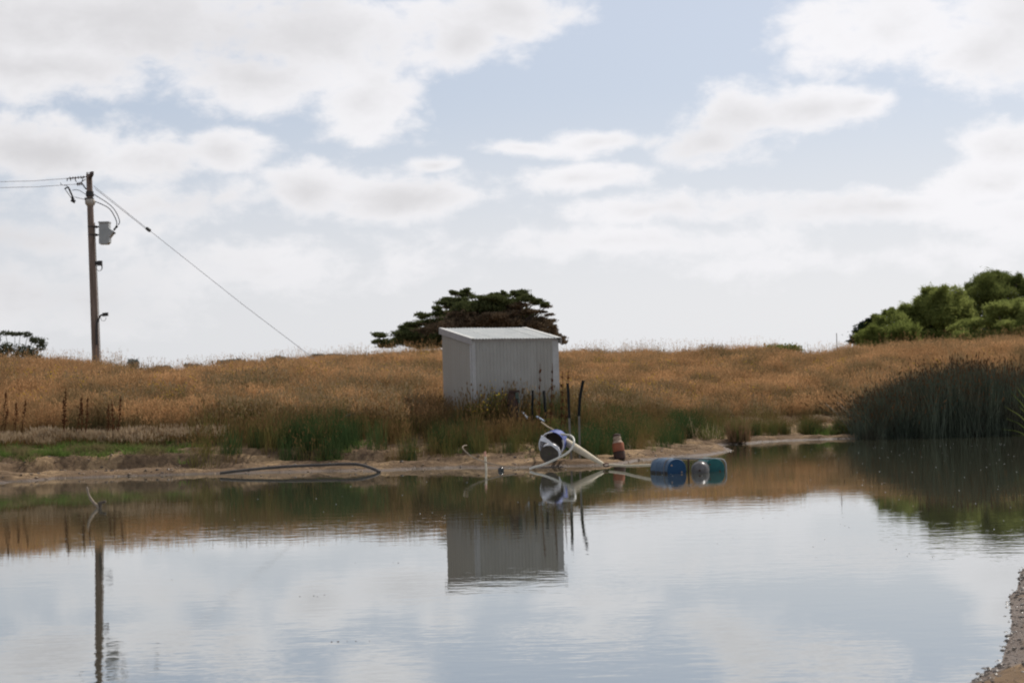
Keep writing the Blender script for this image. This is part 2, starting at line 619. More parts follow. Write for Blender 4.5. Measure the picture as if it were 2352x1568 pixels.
def ground_material():
    m, n, out = new_mat('bank_soil')
    geo = n.add('ShaderNodeNewGeometry')
    pos = geo.outputs['Position']
    sp = n.add('ShaderNodeSeparateXYZ')
    n.l.new(pos, sp.inputs[0])
    z = sp.outputs[2]
    a = n.noise(pos, 0.9, 6.0, 0.62)
    b = n.noise(pos, 6.0, 6.0, 0.65)
    c = n.noise(pos, 26.0, 4.0, 0.65)
    sand = n.mix(n.smooth(b, 0.35, 0.65), (0.25, 0.165, 0.088), (0.355, 0.245, 0.138))
    mud = n.mix(n.smooth(b, 0.35, 0.65), (0.105, 0.07, 0.042), (0.18, 0.12, 0.071))
    col = n.mix(n.smooth(a, 0.44, 0.62), mud, sand)
    # dried mud cracks
    vo = n.add('ShaderNodeTexVoronoi', feature='DISTANCE_TO_EDGE')
    vo.inputs['Scale'].default_value = 5.5
    n.l.new(n.vmath('ADD', pos, n.vmath('MULTIPLY', n.add('ShaderNodeTexNoise').outputs[1], (0.2, 0.2, 0.2))), vo.inputs['Vector'])
    crack = n.smooth(vo.outputs['Distance'], 0.0, 0.05, 1.0, 0.0)
    col = n.mix(n.math('MULTIPLY', crack, 0.45), col, (0.10, 0.07, 0.05))
    zz = n.math('ADD', z, n.math('MULTIPLY', n.math('SUBTRACT', b, 0.5), 0.10))
    damp = n.smooth(n.math('ADD', z, n.math('MULTIPLY', n.math('SUBTRACT', a, 0.5), 0.35)), 0.06, 0.24, 1.0, 0.0)
    col = n.mix(n.math('MULTIPLY', damp, 0.75), col, (0.15, 0.10, 0.060))
    wet = n.smooth(zz, 0.015, 0.075, 1.0, 0.0)
    col = n.mix(n.math('MULTIPLY', wet, 0.8), col, (0.095, 0.068, 0.05))
    litter = n.smooth(n.math('ADD', z, n.math('MULTIPLY', n.math('SUBTRACT', a, 0.5), 0.7)), 0.62, 0.95)
    col = n.mix(litter, col, n.mix(b, (0.09, 0.065, 0.035), (0.22, 0.14, 0.07)))
    p = n.add('ShaderNodeBsdfPrincipled')
    n.l.new(col, p.inputs['Base Color'])
    n.l.new(n.smooth(wet, 0.0, 1.0, 0.95, 0.62), p.inputs['Roughness'])
    n.l.new(n.smooth(wet, 0.0, 1.0, 0.12, 0.3), p.inputs['Specular IOR Level'])
    bm = n.add('ShaderNodeBump')
    bm.inputs['Strength'].default_value = 0.7
    bm.inputs['Distance'].default_value = 0.05
    hgt = n.math('ADD', n.math('MULTIPLY', b, 0.8), n.math('SUBTRACT', n.math('MULTIPLY', c, 0.45), n.math('MULTIPLY', crack, 0.3)))
    n.l.new(hgt, bm.inputs['Height'])
    n.l.new(bm.outputs[0], p.inputs['Normal'])
    n.l.new(p.outputs[0], out.inputs[0])
    return m


ground = link_mesh('ground', np_mesh('ground', gv, gf, [ground_material()]))
tag(ground, kind='structure')


def water_material():
    m, n, out = new_mat('pond_water')
    pos = n.add('ShaderNodeNewGeometry').outputs['Position']
    p = n.add('ShaderNodeBsdfPrincipled')
    p.inputs['Base Color'].default_value = (0.050, 0.050, 0.032, 1)
    p.inputs['Roughness'].default_value = 0.02
    p.inputs['IOR'].default_value = 1.5
    p.inputs['Specular IOR Level'].default_value = 0.5
    r1 = n.noise(n.vmath('MULTIPLY', pos, (0.55, 1.0, 1.0)), 2.6, 3.0, 0.55)
    r2 = n.noise(n.vmath('MULTIPLY', pos, (0.45, 1.0, 1.0)), 9.0, 2.0, 0.5)
    gust = n.smooth(n.noise(n.vmath('MULTIPLY', pos, (0.5, 1.0, 1.0)), 0.13, 2.0, 0.5), 0.36, 0.64, 0.2, 1.25)
    hh = n.math('MULTIPLY', n.math('ADD', r1, n.math('MULTIPLY', r2, 0.34)), gust)
    b = n.add('ShaderNodeBump')
    b.inputs['Strength'].default_value = 1.0
    b.inputs['Distance'].default_value = 0.0025
    n.l.new(hh, b.inputs['Height'])
    n.l.new(b.outputs[0], p.inputs['Normal'])
    g = n.add('ShaderNodeBsdfGlossy')
    g.inputs['Roughness'].default_value = 0.02
    g.inputs[0].default_value = (0.89, 0.925, 0.94, 1)
    n.l.new(b.outputs[0], g.inputs['Normal'])
    mx = n.add('ShaderNodeMixShader')
    mx.inputs[0].default_value = 0.4
    n.l.new(p.outputs[0], mx.inputs[1])
    n.l.new(g.outputs[0], mx.inputs[2])
    n.l.new(mx.outputs[0], out.inputs[0])
    return m


wx, wy = np.meshgrid(np.linspace(-60, 40, 41), np.linspace(2, 72, 29))
wv = np.stack([wx.ravel(), wy.ravel(), np.zeros(wx.size)], 1)
ii = (np.arange(28)[:, None] * 41 + np.arange(40)[None, :]).ravel()
water = link_mesh('pond_water', np_mesh('pond_water', wv, np.stack([ii, ii + 1, ii + 42, ii + 41], 1), [water_material()]))
tag(water, kind='structure')


# ------------------------------------------------------------------ shed
M_WALL = solid('weathered_grey_sheet', (0.32, 0.305, 0.275), (0.37, 0.355, 0.325), rough=0.62, scale=2.5, stain=(0.25, 0.225, 0.185), stain_at=0.6, vary=0.4, spec=0.2, stretch=(1, 1, 0.35))
M_WALL_SIDE = solid('brownish_grey_sheet', (0.335, 0.305, 0.26), (0.375, 0.345, 0.30), rough=0.7, scale=2.0, stain=(0.24, 0.205, 0.16), stain_at=0.6, vary=0.4, spec=0.2, stretch=(1, 1, 0.35))
M_ROOF = solid('pale_zinc_roof', (0.46, 0.47, 0.44), (0.55, 0.55, 0.51), rough=0.5, scale=3.0, stain=(0.33, 0.32, 0.28), stain_at=0.64, spec=0.5)
M_TRIM = solid('grey_trim', (0.36, 0.345, 0.325), (0.42, 0.405, 0.385), rough=0.55, scale=4.0, spec=0.3)
M_TRIM2 = solid('pale_capping', (0.47, 0.46, 0.42), (0.55, 0.54, 0.49), rough=0.5, scale=4.0, spec=0.4)
M_BARGE = solid('dull_barge_board', (0.31, 0.28, 0.26), (0.36, 0.33, 0.305), rough=0.7, scale=4.0, spec=0.25)
UZ = Vector((0, 0, 1))
SHED_O = Vector((SHED_O.x, SHED_O.y, 0))


def sp(a, b, z):
    return SHED_O + SHED_A * a + SHED_B * b + UZ * z


def top_z(b):
    return EAVE_Z + (BACK_Z - EAVE_Z) * b / SHED_D


shed = thing('shed', sp(0, 0, SHED_BASE), 'small grey corrugated metal shed with sloping roof standing in the dry grass', 'shed')


def corrugated_wall(p_of, a0, a1, ztop, flip=1, pitch=0.122, amp=0.013):
    """Ribbed sheet between a0 and a1 along the wall; p_of(a, out, z) gives the place."""
    k = max(4, int((a1 - a0) / pitch * 10))
    mb = MB()
    v, f = [], []
    for i in range(k + 1):
        a = a0 + (a1 - a0) * i / k
        ph = (a / pitch) % 1.0
        o_ = amp * (0.0 if ph < 0.17 else (1.0 if 0.3 < ph < 0.9 else 0.5))
        for z in (SHED_BASE - 0.15, (SHED_BASE + ztop(a)) / 2, ztop(a)):
            v.append(p_of(a, o_, z))
    for i in range(k):
        for j in range(2):
            f.append((i * 3 + j, (i + 1) * 3 + j, (i + 1) * 3 + j + 1, i * 3 + j + 1))
    return mb.raw(v, f)


for i in range(4):
    a0, a1 = 0.02 + i * 0.765, 0.02 + (i + 1) * 0.765 + (0.0 if i == 3 else 0.03)
    dz = random.uniform(-0.01, 0.0)
    corrugated_wall(lambda a, o_, z, i=i: sp(a, -o_ - 0.004 * (i % 2), z), a0, a1, lambda a: EAVE_Z - 0.012 + dz).build('wall_sheet', M_WALL, shed, smooth=False)
    corrugated_wall(lambda a, o_, z, i=i: sp(a, SHED_D + o_ + 0.004 * (i % 2), z), a0, a1, lambda a: BACK_Z - 0.012).build('wall_sheet', M_WALL, shed, smooth=False)
for i in range(3):
    b0, b1 = 0.02 + i * 0.82, 0.02 + (i + 1) * 0.82 + (0.0 if i == 2 else 0.03)
    corrugated_wall(lambda b, o_, z, i=i: sp(-o_ - 0.003 * (i % 2), b, z), b0, b1, lambda b: top_z(b) - 0.012, pitch=0.19, amp=0.008).build('wall_sheet', M_WALL_SIDE, shed, smooth=False)
    corrugated_wall(lambda b, o_, z, i=i: sp(SHED_W + o_ + 0.003 * (i % 2), b, z), b0, b1, lambda b: top_z(b) - 0.012, pitch=0.19, amp=0.008).build('wall_sheet', M_WALL_SIDE, shed, smooth=False)
# corner flashings
for (a, b, wa, zt) in ((0.05, -0.02, 0.062, EAVE_Z - 0.02), (SHED_W - 0.09, -0.02, 0.11, EAVE_Z - 0.02)):
    mb = MB()
    mb.box(sp(a, b, (SHED_BASE - 0.15 + zt) / 2), SHED_A * wa, SHED_B * 0.004, UZ * ((zt - SHED_BASE + 0.15) / 2))
    sx = -0.022 if a < 1 else SHED_W + 0.022
    mb.box(sp(sx, 0.05, (SHED_BASE - 0.15 + zt) / 2), SHED_A * 0.004, SHED_B * 0.068, UZ * ((zt - SHED_BASE + 0.15) / 2))
    mb.build('corner_flashing', M_TRIM, shed, smooth=False)
# roof sheets: the waves run from the eave to the back
OV_F, OV_B, OV_S = 0.15, 0.05, 0.06
for i in range(4):
    a0 = -OV_S + i * (SHED_W + 2 * OV_S) / 4
    a1 = a0 + (SHED_W + 2 * OV_S) / 4 + (0.03 if i < 3 else 0)
    k = int((a1 - a0) / 0.112 * 8)
    v, f = [], []
    for q in range(k + 1):
        a = a0 + (a1 - a0) * q / k
        dz = 0.026 * (0.5 + 0.5 * math.cos(2 * math.pi * a / 0.112)) + 0.004 * (i % 2)
        for b in (-OV_F, SHED_D * 0.5, SHED_D + OV_B):
            v.append(sp(a, b, top_z(b) + dz + 0.004))
    for q in range(k):
        for j in range(2):
            f.append((q * 3 + j, (q + 1) * 3 + j, (q + 1) * 3 + j + 1, q * 3 + j + 1))
    MB().raw(v, f).build('roof_sheet', M_ROOF, shed)
slope_v = (SHED_B * SHED_D + UZ * (BACK_Z - EAVE_Z)).normalized()
half = (SHED_D + OV_F + OV_B) / 2 / math.cos(math.atan((BACK_Z - EAVE_Z) / SHED_D))
mid_b = (SHED_D + OV_B - OV_F) / 2
for a, m in ((-OV_S - 0.01, M_BARGE), (SHED_W + OV_S + 0.01, M_BARGE)):
    mb = MB()
    mb.box(sp(a, mid_b, top_z(mid_b) - 0.075), SHED_A * 0.012, slope_v * half, UZ * 0.095)
    mb.build('barge_board', m, shed, smooth=False)
    inn = 0.06 if a < 0 else -0.075
    mb = MB()
    mb.box(sp(a + inn, mid_b, top_z(mid_b) + 0.032), SHED_A * (0.075 if a < 0 else 0.09), slope_v * half, UZ * 0.005)
    mb.build('verge_capping', M_TRIM2, shed, smooth=False)
mb = MB()
mb.box(sp(SHED_W / 2, -0.02, EAVE_Z - 0.055), SHED_A * (SHED_W / 2 - 0.02), SHED_B * 0.012, UZ * 0.045)
mb.build('eave_batten', M_BARGE, shed, smooth=False)

# ------------------------------------------------------------------ power pole
PD = 80.0
M_POLE = solid('weathered_timber_pole', (0.15, 0.115, 0.09), (0.23, 0.175, 0.145), rough=0.9, scale=1.2, stretch=(6, 6, 0.5), bump=0.3, spec=0.15, stain=(0.28, 0.22, 0.19), stain_at=0.58)
M_DARK = solid('dark_iron', (0.028, 0.027, 0.026), (0.045, 0.04, 0.037), rough=0.6, scale=5, spec=0.35)
M_ARM = solid('dark_hardwood', (0.075, 0.055, 0.048), (0.11, 0.08, 0.07), rough=0.85, scale=3, spec=0.2)
M_GREYBOX = solid('grey_enamel', (0.30, 0.315, 0.305), (0.36, 0.375, 0.36), rough=0.4, scale=2, spec=0.4, stain=(0.2, 0.2, 0.185), stain_at=0.66)
M_WIRE = solid('aluminium_wire', (0.32, 0.32, 0.32), (0.40, 0.40, 0.40), rough=0.5, scale=3)
M_CABLE = solid('grey_cable', (0.09, 0.09, 0.095), (0.13, 0.13, 0.135), rough=0.5, scale=3)
M_PORC = solid('brown_glazed_insulator', (0.06, 0.045, 0.04), (0.09, 0.06, 0.05), rough=0.25, scale=4, spec=0.6)
M_GUARD = solid('dull_pale_guard', (0.33, 0.29, 0.24), (0.42, 0.38, 0.32), rough=0.6, scale=5, stain=(0.22, 0.15, 0.10), stain_at=0.55)


def pp(x, y, dd=0.0):
    return at(x, y, PD + dd)


pb = pp(222, 848)
pb.z = ground_z(pb.x, pb.y) - 0.3
ptop = pp(204.5, 400)
PPM = F_ / PD
pole = thing('power_pole', (pb.x, pb.y, pb.z + 0.3), 'tall brown timber power pole leaning slightly left, with a grey switch box', 'power pole')
mb = MB()
axis = ptop - pb
mb.tube([pb + axis * t for t in (0, .15, .35, .55, .75, .9, 1)], [0.195, 0.19, 0.18, 0.17, 0.16, 0.15, 0.145], 18)
mb.build('shaft', M_POLE, pole)


def pole_at(y):
    """Centre line of the pole at image height y."""
    x = 204.5 + (222 - 204.5) * (y - 400) / 448.0
    return pp(x, y)


# crossarm: nearly end-on, so it runs mostly away from the eye
mb = MB()
c = pole_at(408)
dirx = Vector((0.42, -1.15, 0.06)).normalized()
sid = dirx.cross(UZ).normalized()
mb.box(c + Vector((0.1, -0.2, 0)), dirx * 1.05, sid * 0.075, UZ * 0.085)
mb.build('crossarm', M_ARM, pole, smooth=False)
mb = MB()
for s_ in (-1, 1):
    mb.tube([c + dirx * 0.75 * s_ + Vector((0.1, -0.2, -.02)), pole_at(424) + dirx * 0.1 * s_], 0.02, 6)
mb.build('crossarm_brace', M_DARK, pole)
# cap iron
mb = MB()
mb.tube([pp(200, 407), pp(200, 396.5), pp(207.5, 396.5), pp(207.5, 404)], 0.035, 6)
mb.build('top_bracket', M_DARK, pole)


def disc_string(p0, p1, nd, r, nm):
    mb = MB()
    ax = (p1 - p0)
    L = ax.length
    prof = [(0, .018)]
    for k in range(nd):
        h = L * (0.18 + 0.64 * k / max(1, nd - 1))
        prof += [(h - .03, .025), (h - .015, r), (h + .01, r * .9), (h + .03, .025)]
    mb.lathe(p0, ax, prof + [(L, .018)], 12)
    mb.build(nm, M_PORC, pole)


disc_string(pp(201, 406), pp(152, 410.2), 6, 0.075, 'strain_insulator')
disc_string(pp(188, 421.5, -1.0), pp(175.5, 423.2, -1.0), 3, 0.095, 'strain_insulator')
mb = MB()
for x, y, dy, dx in ((155, 410, 6, -1), (163, 409.6, 6, -1), (172, 409, 9, 3)):
    mb.tube([pp(x, y), pp(x + dx, y + dy)], 0.025, 5)
mb.tube(curve([pp(188, 406), pp(190, 413), pp(186, 420), pp(180, 423)], 4), 0.022, 6)
mb.tube([pp(188, 421), pp(198, 435)], 0.035, 6)
mb.tube(curve([pp(197, 412), pp(190, 416), pp(186, 421)], 3), 0.02, 6)
mb.build('jumper_bracket', M_DARK, pole)
# drop-out fuse
fz = MB()
fz.tube([pp(157.5, 431), pp(169.5, 458.5)][::-1], 0.045, 8)
fz.build('fuse_tube', M_DARK, pole)
mb = MB()
mb.tube([pp(148.5, 434.5), pp(150, 433), pp(156, 429.5), pp(158, 431)], 0.04, 6)
mb.tube([pp(150, 435), pp(163, 454), pp(166, 459)], 0.018, 6)
mb.tube([pp(165, 452), pp(166.5, 459)], 0.03, 6)
mb.tube([pp(139, 420), pp(140.5, 424), pp(144, 425.5), pp(153, 426), pp(156, 430)], 0.016, 6)
mb.build('fuse_frame', M_DARK, pole)
mb = MB()
mb.box(pp(168, 461.5), Vector((0.085, 0, -0.05)), Vector((0, 0.07, 0)), Vector((0.03, 0, 0.075)))
mb.build('fuse_weight', M_DARK, pole, smooth=False)
mb = MB()
mb.tube(curve([pp(166, 437), pp(175, 436), pp(183, 438), pp(196, 446), pp(200, 447)], 4), 0.017, 6)
mb.tube(curve([pp(171, 452), pp(180, 455), pp(190, 457), pp(200, 459)], 4), 0.015, 6)
mb.build('fuse_lead', M_CABLE, pole)
mb = MB()
for y0, y1, r in ((440, 452, .2), (455, 459, .2)):
    mb.lathe(pole_at(y1), pole_at(y0) - pole_at(y1), [(0, r * .9), (0.02, r), ((pole_at(y0) - pole_at(y1)).length, r * .95)], 16)
mb.box(pole_at(457) + Vector((-.2, -.05, 0)), Vector((0.05, 0, 0)), Vector((0, 0.05, 0)), UZ * 0.06)
mb.build('clamp_band', M_DARK, pole)
g0, g1 = pole_at(473.5), pole_at(455.5)
gl = (g1 - g0).length
MB().lathe(g0, g1 - g0, [(0, .15), (gl * .12, .2), (gl * .3, .245), (gl * .55, .26), (gl * .8, .225), (gl, .15)], 18).build('pale_collar', M_GUARD, pole)
# the two leads that loop over to the switch box
mb = MB()
mb.tube(curve([pp(213, 445), pp(226, 453), pp(245, 465), pp(259, 477), pp(268, 490), pp(273.5, 503), pp(274.5, 511), pp(271.5, 517)], 5), 0.024, 6)
mb.tube(curve([pp(216, 462), pp(231, 468), pp(247, 476), pp(256, 485), pp(263, 497), pp(267.5, 508), pp(268.5, 517)], 5), 0.027, 6)
mb.build('looped_lead', M_CABLE, pole)
# grey switch box: outline extruded to a real depth
outl = [(229.5, 512.5), (251.5, 512.5), (252, 524.5), (263, 533), (253.5, 546), (253, 557), (248, 561.5), (231, 561.5), (229.5, 558)]
mb = MB()
v = [pp(x, y) + Vector((0, dy, 0)) for dy in (-0.22, 0.22) for (x, y) in outl]
k = len(outl)
f = [tuple(range(k)), tuple(range(2 * k - 1, k - 1, -1))] + [(i, i + k, (i + 1) % k + k, (i + 1) % k) for i in range(k)]
mb.raw(v, f)
mb.build('switch_box', M_GREYBOX, pole, smooth=False)
mb = MB()
mb.box(pp(240.5, 511.2), Vector((0.265, 0, 0.0)), Vector((0, 0.27, 0)), UZ * 0.03)
mb.build('box_lid', M_GREYBOX, pole, smooth=False)
mb = MB()
for y in (521, 539.5):
    mb.box(pp(224, y), Vector((0.16, 0, 0)), Vector((0, 0.05, 0)), UZ * 0.035)
    mb.box(pp(220.5, y), Vector((0.05, 0, 0)), Vector((0, 0.13, 0)), UZ * 0.055)
    mb.lathe(pole_at(y + 1.5), UZ, [(0, .172), (.06, .172)], 16)
mb.build('box_bracket', M_DARK, pole, smooth=False)
for (x0, y0, x1, y1, r) in ((261, 529, 269.5, 518.5, .06), (259, 531, 264.5, 537, .045)):
    mb = MB()
    p0, p1 = pp(x0, y0), pp(x1, y1)
    L = (p1 - p0).length
    mb.lathe(p0, p1 - p0, [(0, r * .6), (L * .2, r), (L * .3, r * .6), (L * .45, r), (L * .55, r * .6), (L * .7, r * 1.1), (L, r)], 12)
    mb.build('bushing', M_DARK, pole)
mb = MB()
mb.box(pp(223, 604), Vector((0.10, 0, 0)), Vector((0, 0.08, 0)), UZ * 0.09)
mb.box(pp(230, 604.5), Vector((0.095, 0, 0)), Vector((0, 0.1, 0)), UZ * 0.12)
mb.tube([pp(228 + 6 * math.sin(t / 10 * 2 * math.pi), 615 + 7.5 * math.cos(t / 10 * 2 * math.pi)) for t in range(11)], 0.014, 5)
mb.tube(curve([pp(234, 608), pp(235, 616), pp(231, 622)], 4), 0.016, 5)
mb.build('cable_bracket', M_DARK, pole, smooth=False)
mb = MB()
mb.tube(curve([pp(226, 733), pp(231, 724.5), pp(238, 722.5)], 4), 0.045, 6)
mb.box(pp(242, 722), Vector((0.13, 0, 0.01)), Vector((0, 0.09, 0)), UZ * 0.085)
mb.tube([pp(237.5 + 6.5 * math.sin(t / 8 * math.pi - 1.57), 728 + 9 * math.cos(t / 8 * math.pi - 1.57)) for t in range(9)], 0.012, 5)
mb.build('lamp_arm', M_DARK, pole, smooth=False)
mb = MB()
mb.tube([pole_at(512) + Vector((.19, -.03, 0)), pole_at(610) + Vector((.2, -.03, 0)), pole_at(726) + Vector((.215, -.03, 0)), pole_at(850) + Vector((.22, -.03, 0))], 0.022, 6)
mb.build('cable_run', M_GUARD, pole)
mb = MB()
mb.tube(curve([pp(227, 731, -.25), pp(223, 742, -.25), pp(221.5, 760, -.25), pp(222.5, 792, -.25)], 3), 0.055, 8)
mb.build('conduit', M_DARK, pole)

# guy wire down to its anchor in the grass; two overhead wires running off to the left
gtop, gmid = pp(215, 427), pp(340.5, 527)
anchor = at(700, 806, 79.6)
step = (anchor - gmid).normalized() * 0.05
while anchor.z > ground_z(anchor.x, anchor.y):
    anchor = anchor + step
guy = thing('guy_wire', anchor, 'thin pale stay wire slanting from the pole top down to the grass', 'stay wire')
mb = MB()
mb.tube([gtop, gmid + (gtop - gmid).normalized() * 0.1], 0.013, 5)
mb.tube([pp(219, 434), gmid + Vector((-0.05, 0, -.02))], 0.013, 5)
mb.tube([gmid, gmid * 0.5 + anchor * 0.5 + Vector((0, 0, -0.08)), anchor], 0.0135, 5)
mb.build('wire', M_WIRE, guy)
mb = MB()
u = (anchor - gmid).normalized()
mb.lathe(gmid - u * 0.14, u, [(0, .05), (.03, .085), (.25, .085), (.28, .05)], 12)
mb.build('guy_insulator', M_DARK, guy)
for (x0, y0, x1, y1, dd, lab) in ((152, 410.2, 0, 417.6, 0, 'upper overhead power wire running left from the pole top'),
                                  (175.5, 423.2, 0, 431.2, -1, 'lower overhead power wire running left from the pole top')):
    p0, p1 = pp(x0, y0, dd), pp(x1, y1, dd + 1.0)
    p2 = p1 + (p1 - p0) * 5 + Vector((0, 6, 0.6))
    mb = MB()
    mb.tube([p0, p0 * .5 + p1 * .5 + Vector((0, 0, -.04)), p1, p2], 0.013, 5)
    o = mb.build('overhead_wire', M_WIRE, None, p0)
    tag(o, lab, 'power line', 'overhead wires')

# ------------------------------------------------------------------ floats and pump gear at the water
M_BLUE = solid('faded_blue_plastic', (0.007, 0.042, 0.098), (0.012, 0.055, 0.12), rough=0.6, scale=4, spec=0.22, stain=(0.05, 0.08, 0.11), stain_at=0.6)
M_BLUE2 = solid('chalky_blue_plastic', (0.05, 0.085, 0.13), (0.085, 0.125, 0.175), rough=0.6, scale=5, spec=0.22, stain=(0.16, 0.19, 0.21), stain_at=0.62)
M_TEAL = solid('teal_plastic', (0.012, 0.08, 0.082), (0.022, 0.115, 0.11), rough=0.6, scale=4, spec=0.22, stain=(0.06, 0.20, 0.19), stain_at=0.6)
M_GRIME = solid('dark_waterline_grime', (0.018, 0.015, 0.012), (0.03, 0.022, 0.018), rough=0.5, scale=8)
M_FLOAT = solid('grubby_pale_plastic', (0.085, 0.078, 0.072), (0.15, 0.14, 0.132), rough=0.35, scale=5, spec=0.35, stain=(0.07, 0.06, 0.052), stain_at=0.56)
M_STEEL = solid('galvanised_pipe', (0.20, 0.19, 0.18), (0.30, 0.285, 0.27), rough=0.4, scale=8, metal=0.5)
M_TANPIPE = solid('sun_bleached_pvc', (0.47, 0.40, 0.28), (0.56, 0.48, 0.34), rough=0.55, scale=5, spec=0.35, stain=(0.33, 0.26, 0.17), stain_at=0.6)
M_HOSE = solid('pale_grey_hose', (0.46, 0.44, 0.38), (0.56, 0.53, 0.46), rough=0.5, scale=5, stain=(0.36, 0.33, 0.27), stain_at=0.62)
M_POLY = solid('black_poly_pipe', (0.035, 0.029, 0.024), (0.065, 0.052, 0.042), rough=0.6, scale=5)
M_ORANGE = solid('rusty_orange_paint', (0.21, 0.068, 0.032), (0.31, 0.105, 0.05), rough=0.8, scale=6, stain=(0.15, 0.055, 0.03), stain_at=0.54)
M_TAN = solid('bleached_tan_paint', (0.26, 0.18, 0.125), (0.36, 0.265, 0.19), rough=0.8, scale=7)
M_RUST = solid('dark_rust', (0.04, 0.025, 0.02), (0.075, 0.038, 0.027), rough=0.85, scale=7, stain=(0.15, 0.06, 0.035), stain_at=0.6, bump=0.4)
M_GREEN = solid('dull_green_paint', (0.05, 0.075, 0.06), (0.08, 0.10, 0.08), rough=0.7, scale=6)
M_WHITE = solid('scuffed_white_plastic', (0.62, 0.61, 0.63), (0.72, 0.71, 0.73), rough=0.35, scale=5, stain=(0.45, 0.43, 0.42), stain_at=0.62, spec=0.5)
M_DEEPBLUE = solid('deep_blue_plastic', (0.03, 0.05, 0.22), (0.045, 0.075, 0.28), rough=0.38, scale=5, spec=0.5)
M_MUD = solid('dried_mud_coating', (0.06, 0.048, 0.038), (0.095, 0.078, 0.06), rough=0.85, scale=5, bump=0.4)
M_PICKET = solid('black_steel_post', (0.010, 0.012, 0.012), (0.018, 0.019, 0.019), rough=0.8, scale=6, spec=0.1)
M_ZINC = solid('weathered_grey_post_foot', (0.10, 0.09, 0.075), (0.15, 0.135, 0.115), rough=0.7, scale=6)
M_WOOD = solid('bleached_branch', (0.22, 0.17, 0.12), (0.33, 0.26, 0.19), rough=0.85, scale=6, stretch=(1, 1, 1), bump=0.3)
M_DARKWOOD = solid('dark_branch', (0.06, 0.047, 0.036), (0.10, 0.077, 0.058), rough=0.9, scale=6, bump=0.3)

RB = 0.285


def drum(face, back_dir, r, L, skin, end, label, group):
    """Plastic drum lying on its side in the water, bung end towards the camera."""
    d = Vector(back_dir).normalized()
    root = thing('plastic_drum', (face.x, face.y, 0.0), label, 'drum', group)
    prof = [(0.0, r * 0.965), (0.015, r), (0.05, r), (0.06, r * 0.985), (L * .3, r), (L * .33, r * 1.025), (L * .36, r),
            (L * .64, r), (L * .67, r * 1.025), (L * .7, r), (L - .05, r), (L - .015, r), (L, r * .96)]
    MB().lathe(face, d, prof, 36, caps=False).build('barrel_body', skin, root)
    mb = MB()
    mb.lathe(face + d * 0.03, -d, [(0, r * .5), (0.001, r * .94), (0.022, r * .945), (0.03, r * .965)], 36)
    mb.lathe(face + d * (L - .03), d, [(0, r * .5), (0.001, r * .94), (0.022, r * .945), (0.03, r * .965)], 36)
    mb.build('drum_end', end, root)
    side = d.cross(UZ).normalized()
    if side.x < 0:
        side = -side
    up = side.cross(d)
    if up.z < 0:
        up = -up
    for (sx, sz) in ((-0.52, 0.42), (0.5, -0.22)):
        mb = MB()
        mb.lathe(face + d * .028 + side * r * sx + up * r * sz, -d, [(0, .036), (.02, .036), (.021, .025), (.03, .023)], 14)
        mb.build('bung', M_TAN if skin is M_BLUE2 else M_RUST, root)
    # dark slime along the waterline
    mb = MB()
    mb.lathe(face - d * 0.004, d, [(0, r * 1.004), (L + 0.006, r * 1.012)], 48, caps=False)
    keep_v, keep_f = [], []
    zs = [p[2] for p in mb.v]
    fs = [q for q in mb.f if all(-0.2 < zs[i] < 0.075 for i in q)]
    mb.f, mb.m = fs, [0] * len(fs)
    mb.build('waterline_grime', M_GRIME, root)
    return root


blue_face = at(1554.6, 1078, 41.4)
blue_face.z = 0.095
drum(blue_face, (-0.40, 0.91, 0.0), RB, 0.9, M_BLUE2, M_BLUE, 'blue plastic drum at the left end of the raft', 'drums of the floating raft')
teal_face = at(1642.5, 1078, 41.9)
teal_face.z = 0.075
drum(teal_face, (-0.16, 0.98, 0.0), RB * 0.93, 0.9, M_TEAL, M_TEAL, 'teal green plastic drum at the right end of the raft', 'drums of the floating raft')
fl = at(1607, 1075, 41.35)
flo = thing('pale_float', (fl.x, fl.y, 0), 'pale grey rounded float between the blue and teal drums', 'float')
mb = MB()
fd = Vector((0.18, 0.98, 0.0)).normalized()
mb.lathe(Vector((fl.x, fl.y, 0.07)), fd, [(0, .02), (.015, .10), (.05, .165), (.11, .205), (.2, .225), (.42, .225), (.5, .2), (.56, .15), (.6, .03)], 28)
mb.build('shell', M_FLOAT, flo)
mb = MB()
mb.lathe(Vector((fl.x, fl.y, 0.07)) + fd * 0.19, fd, [(0, .225), (.004, .234), (.05, .234), (.054, .225)], 28, caps=False)
mb.build('rim_band', M_STEEL, flo)
mb = MB()
mb.lathe(Vector((fl.x, fl.y, 0.07)) - fd * 0.03, fd, [(0, .03), (.04, .03)], 12)
mb.build('float_bung', M_RUST, flo)

# the pipe frame that ties the floats together
fr0 = at(1545, 1086, 41.5)
frame = thing('raft_frame', (fr0.x, fr0.y, 0), 'rusty steel pipe frame hooped over the floating drums', 'frame')


def fp(X, Y, d):
    return at(1457.75 + .10417 * X, 1029 + .10417 * Y, d)


mb = MB()
mb.tube(curve([fp(372, 590, 42.2), fp(376, 380, 42.2), fp(405, 290, 42.2), fp(520, 240, 42.1), fp(760, 222, 42.0), fp(1200, 226, 41.95), fp(1700, 232, 42.0), fp(1900, 240, 42.0),
               fp(1975, 280, 42), fp(2010, 370, 42), fp(2014, 590, 42)], 5), 0.026, 8)
mb.build('top_rail', M_STEEL, frame)
mb = MB()
mb.tube(curve([fp(655, 590, 41.45), fp(655, 420, 41.45), fp(680, 310, 41.5), fp(740, 240, 41.6), fp(830, 222, 41.9)], 5), 0.024, 8)
mb.build('hoop', M_CABLE, frame)
mb = MB()
mb.tube([fp(1185, 228, 41.95), fp(1188, 600, 41.95)], 0.022, 8)
mb.build('post', M_RUST, frame)
mb = MB()
mb.tube([fp(380, 560, 42.2), fp(1185, 560, 41.95), fp(2014, 540, 42)], 0.02, 8)
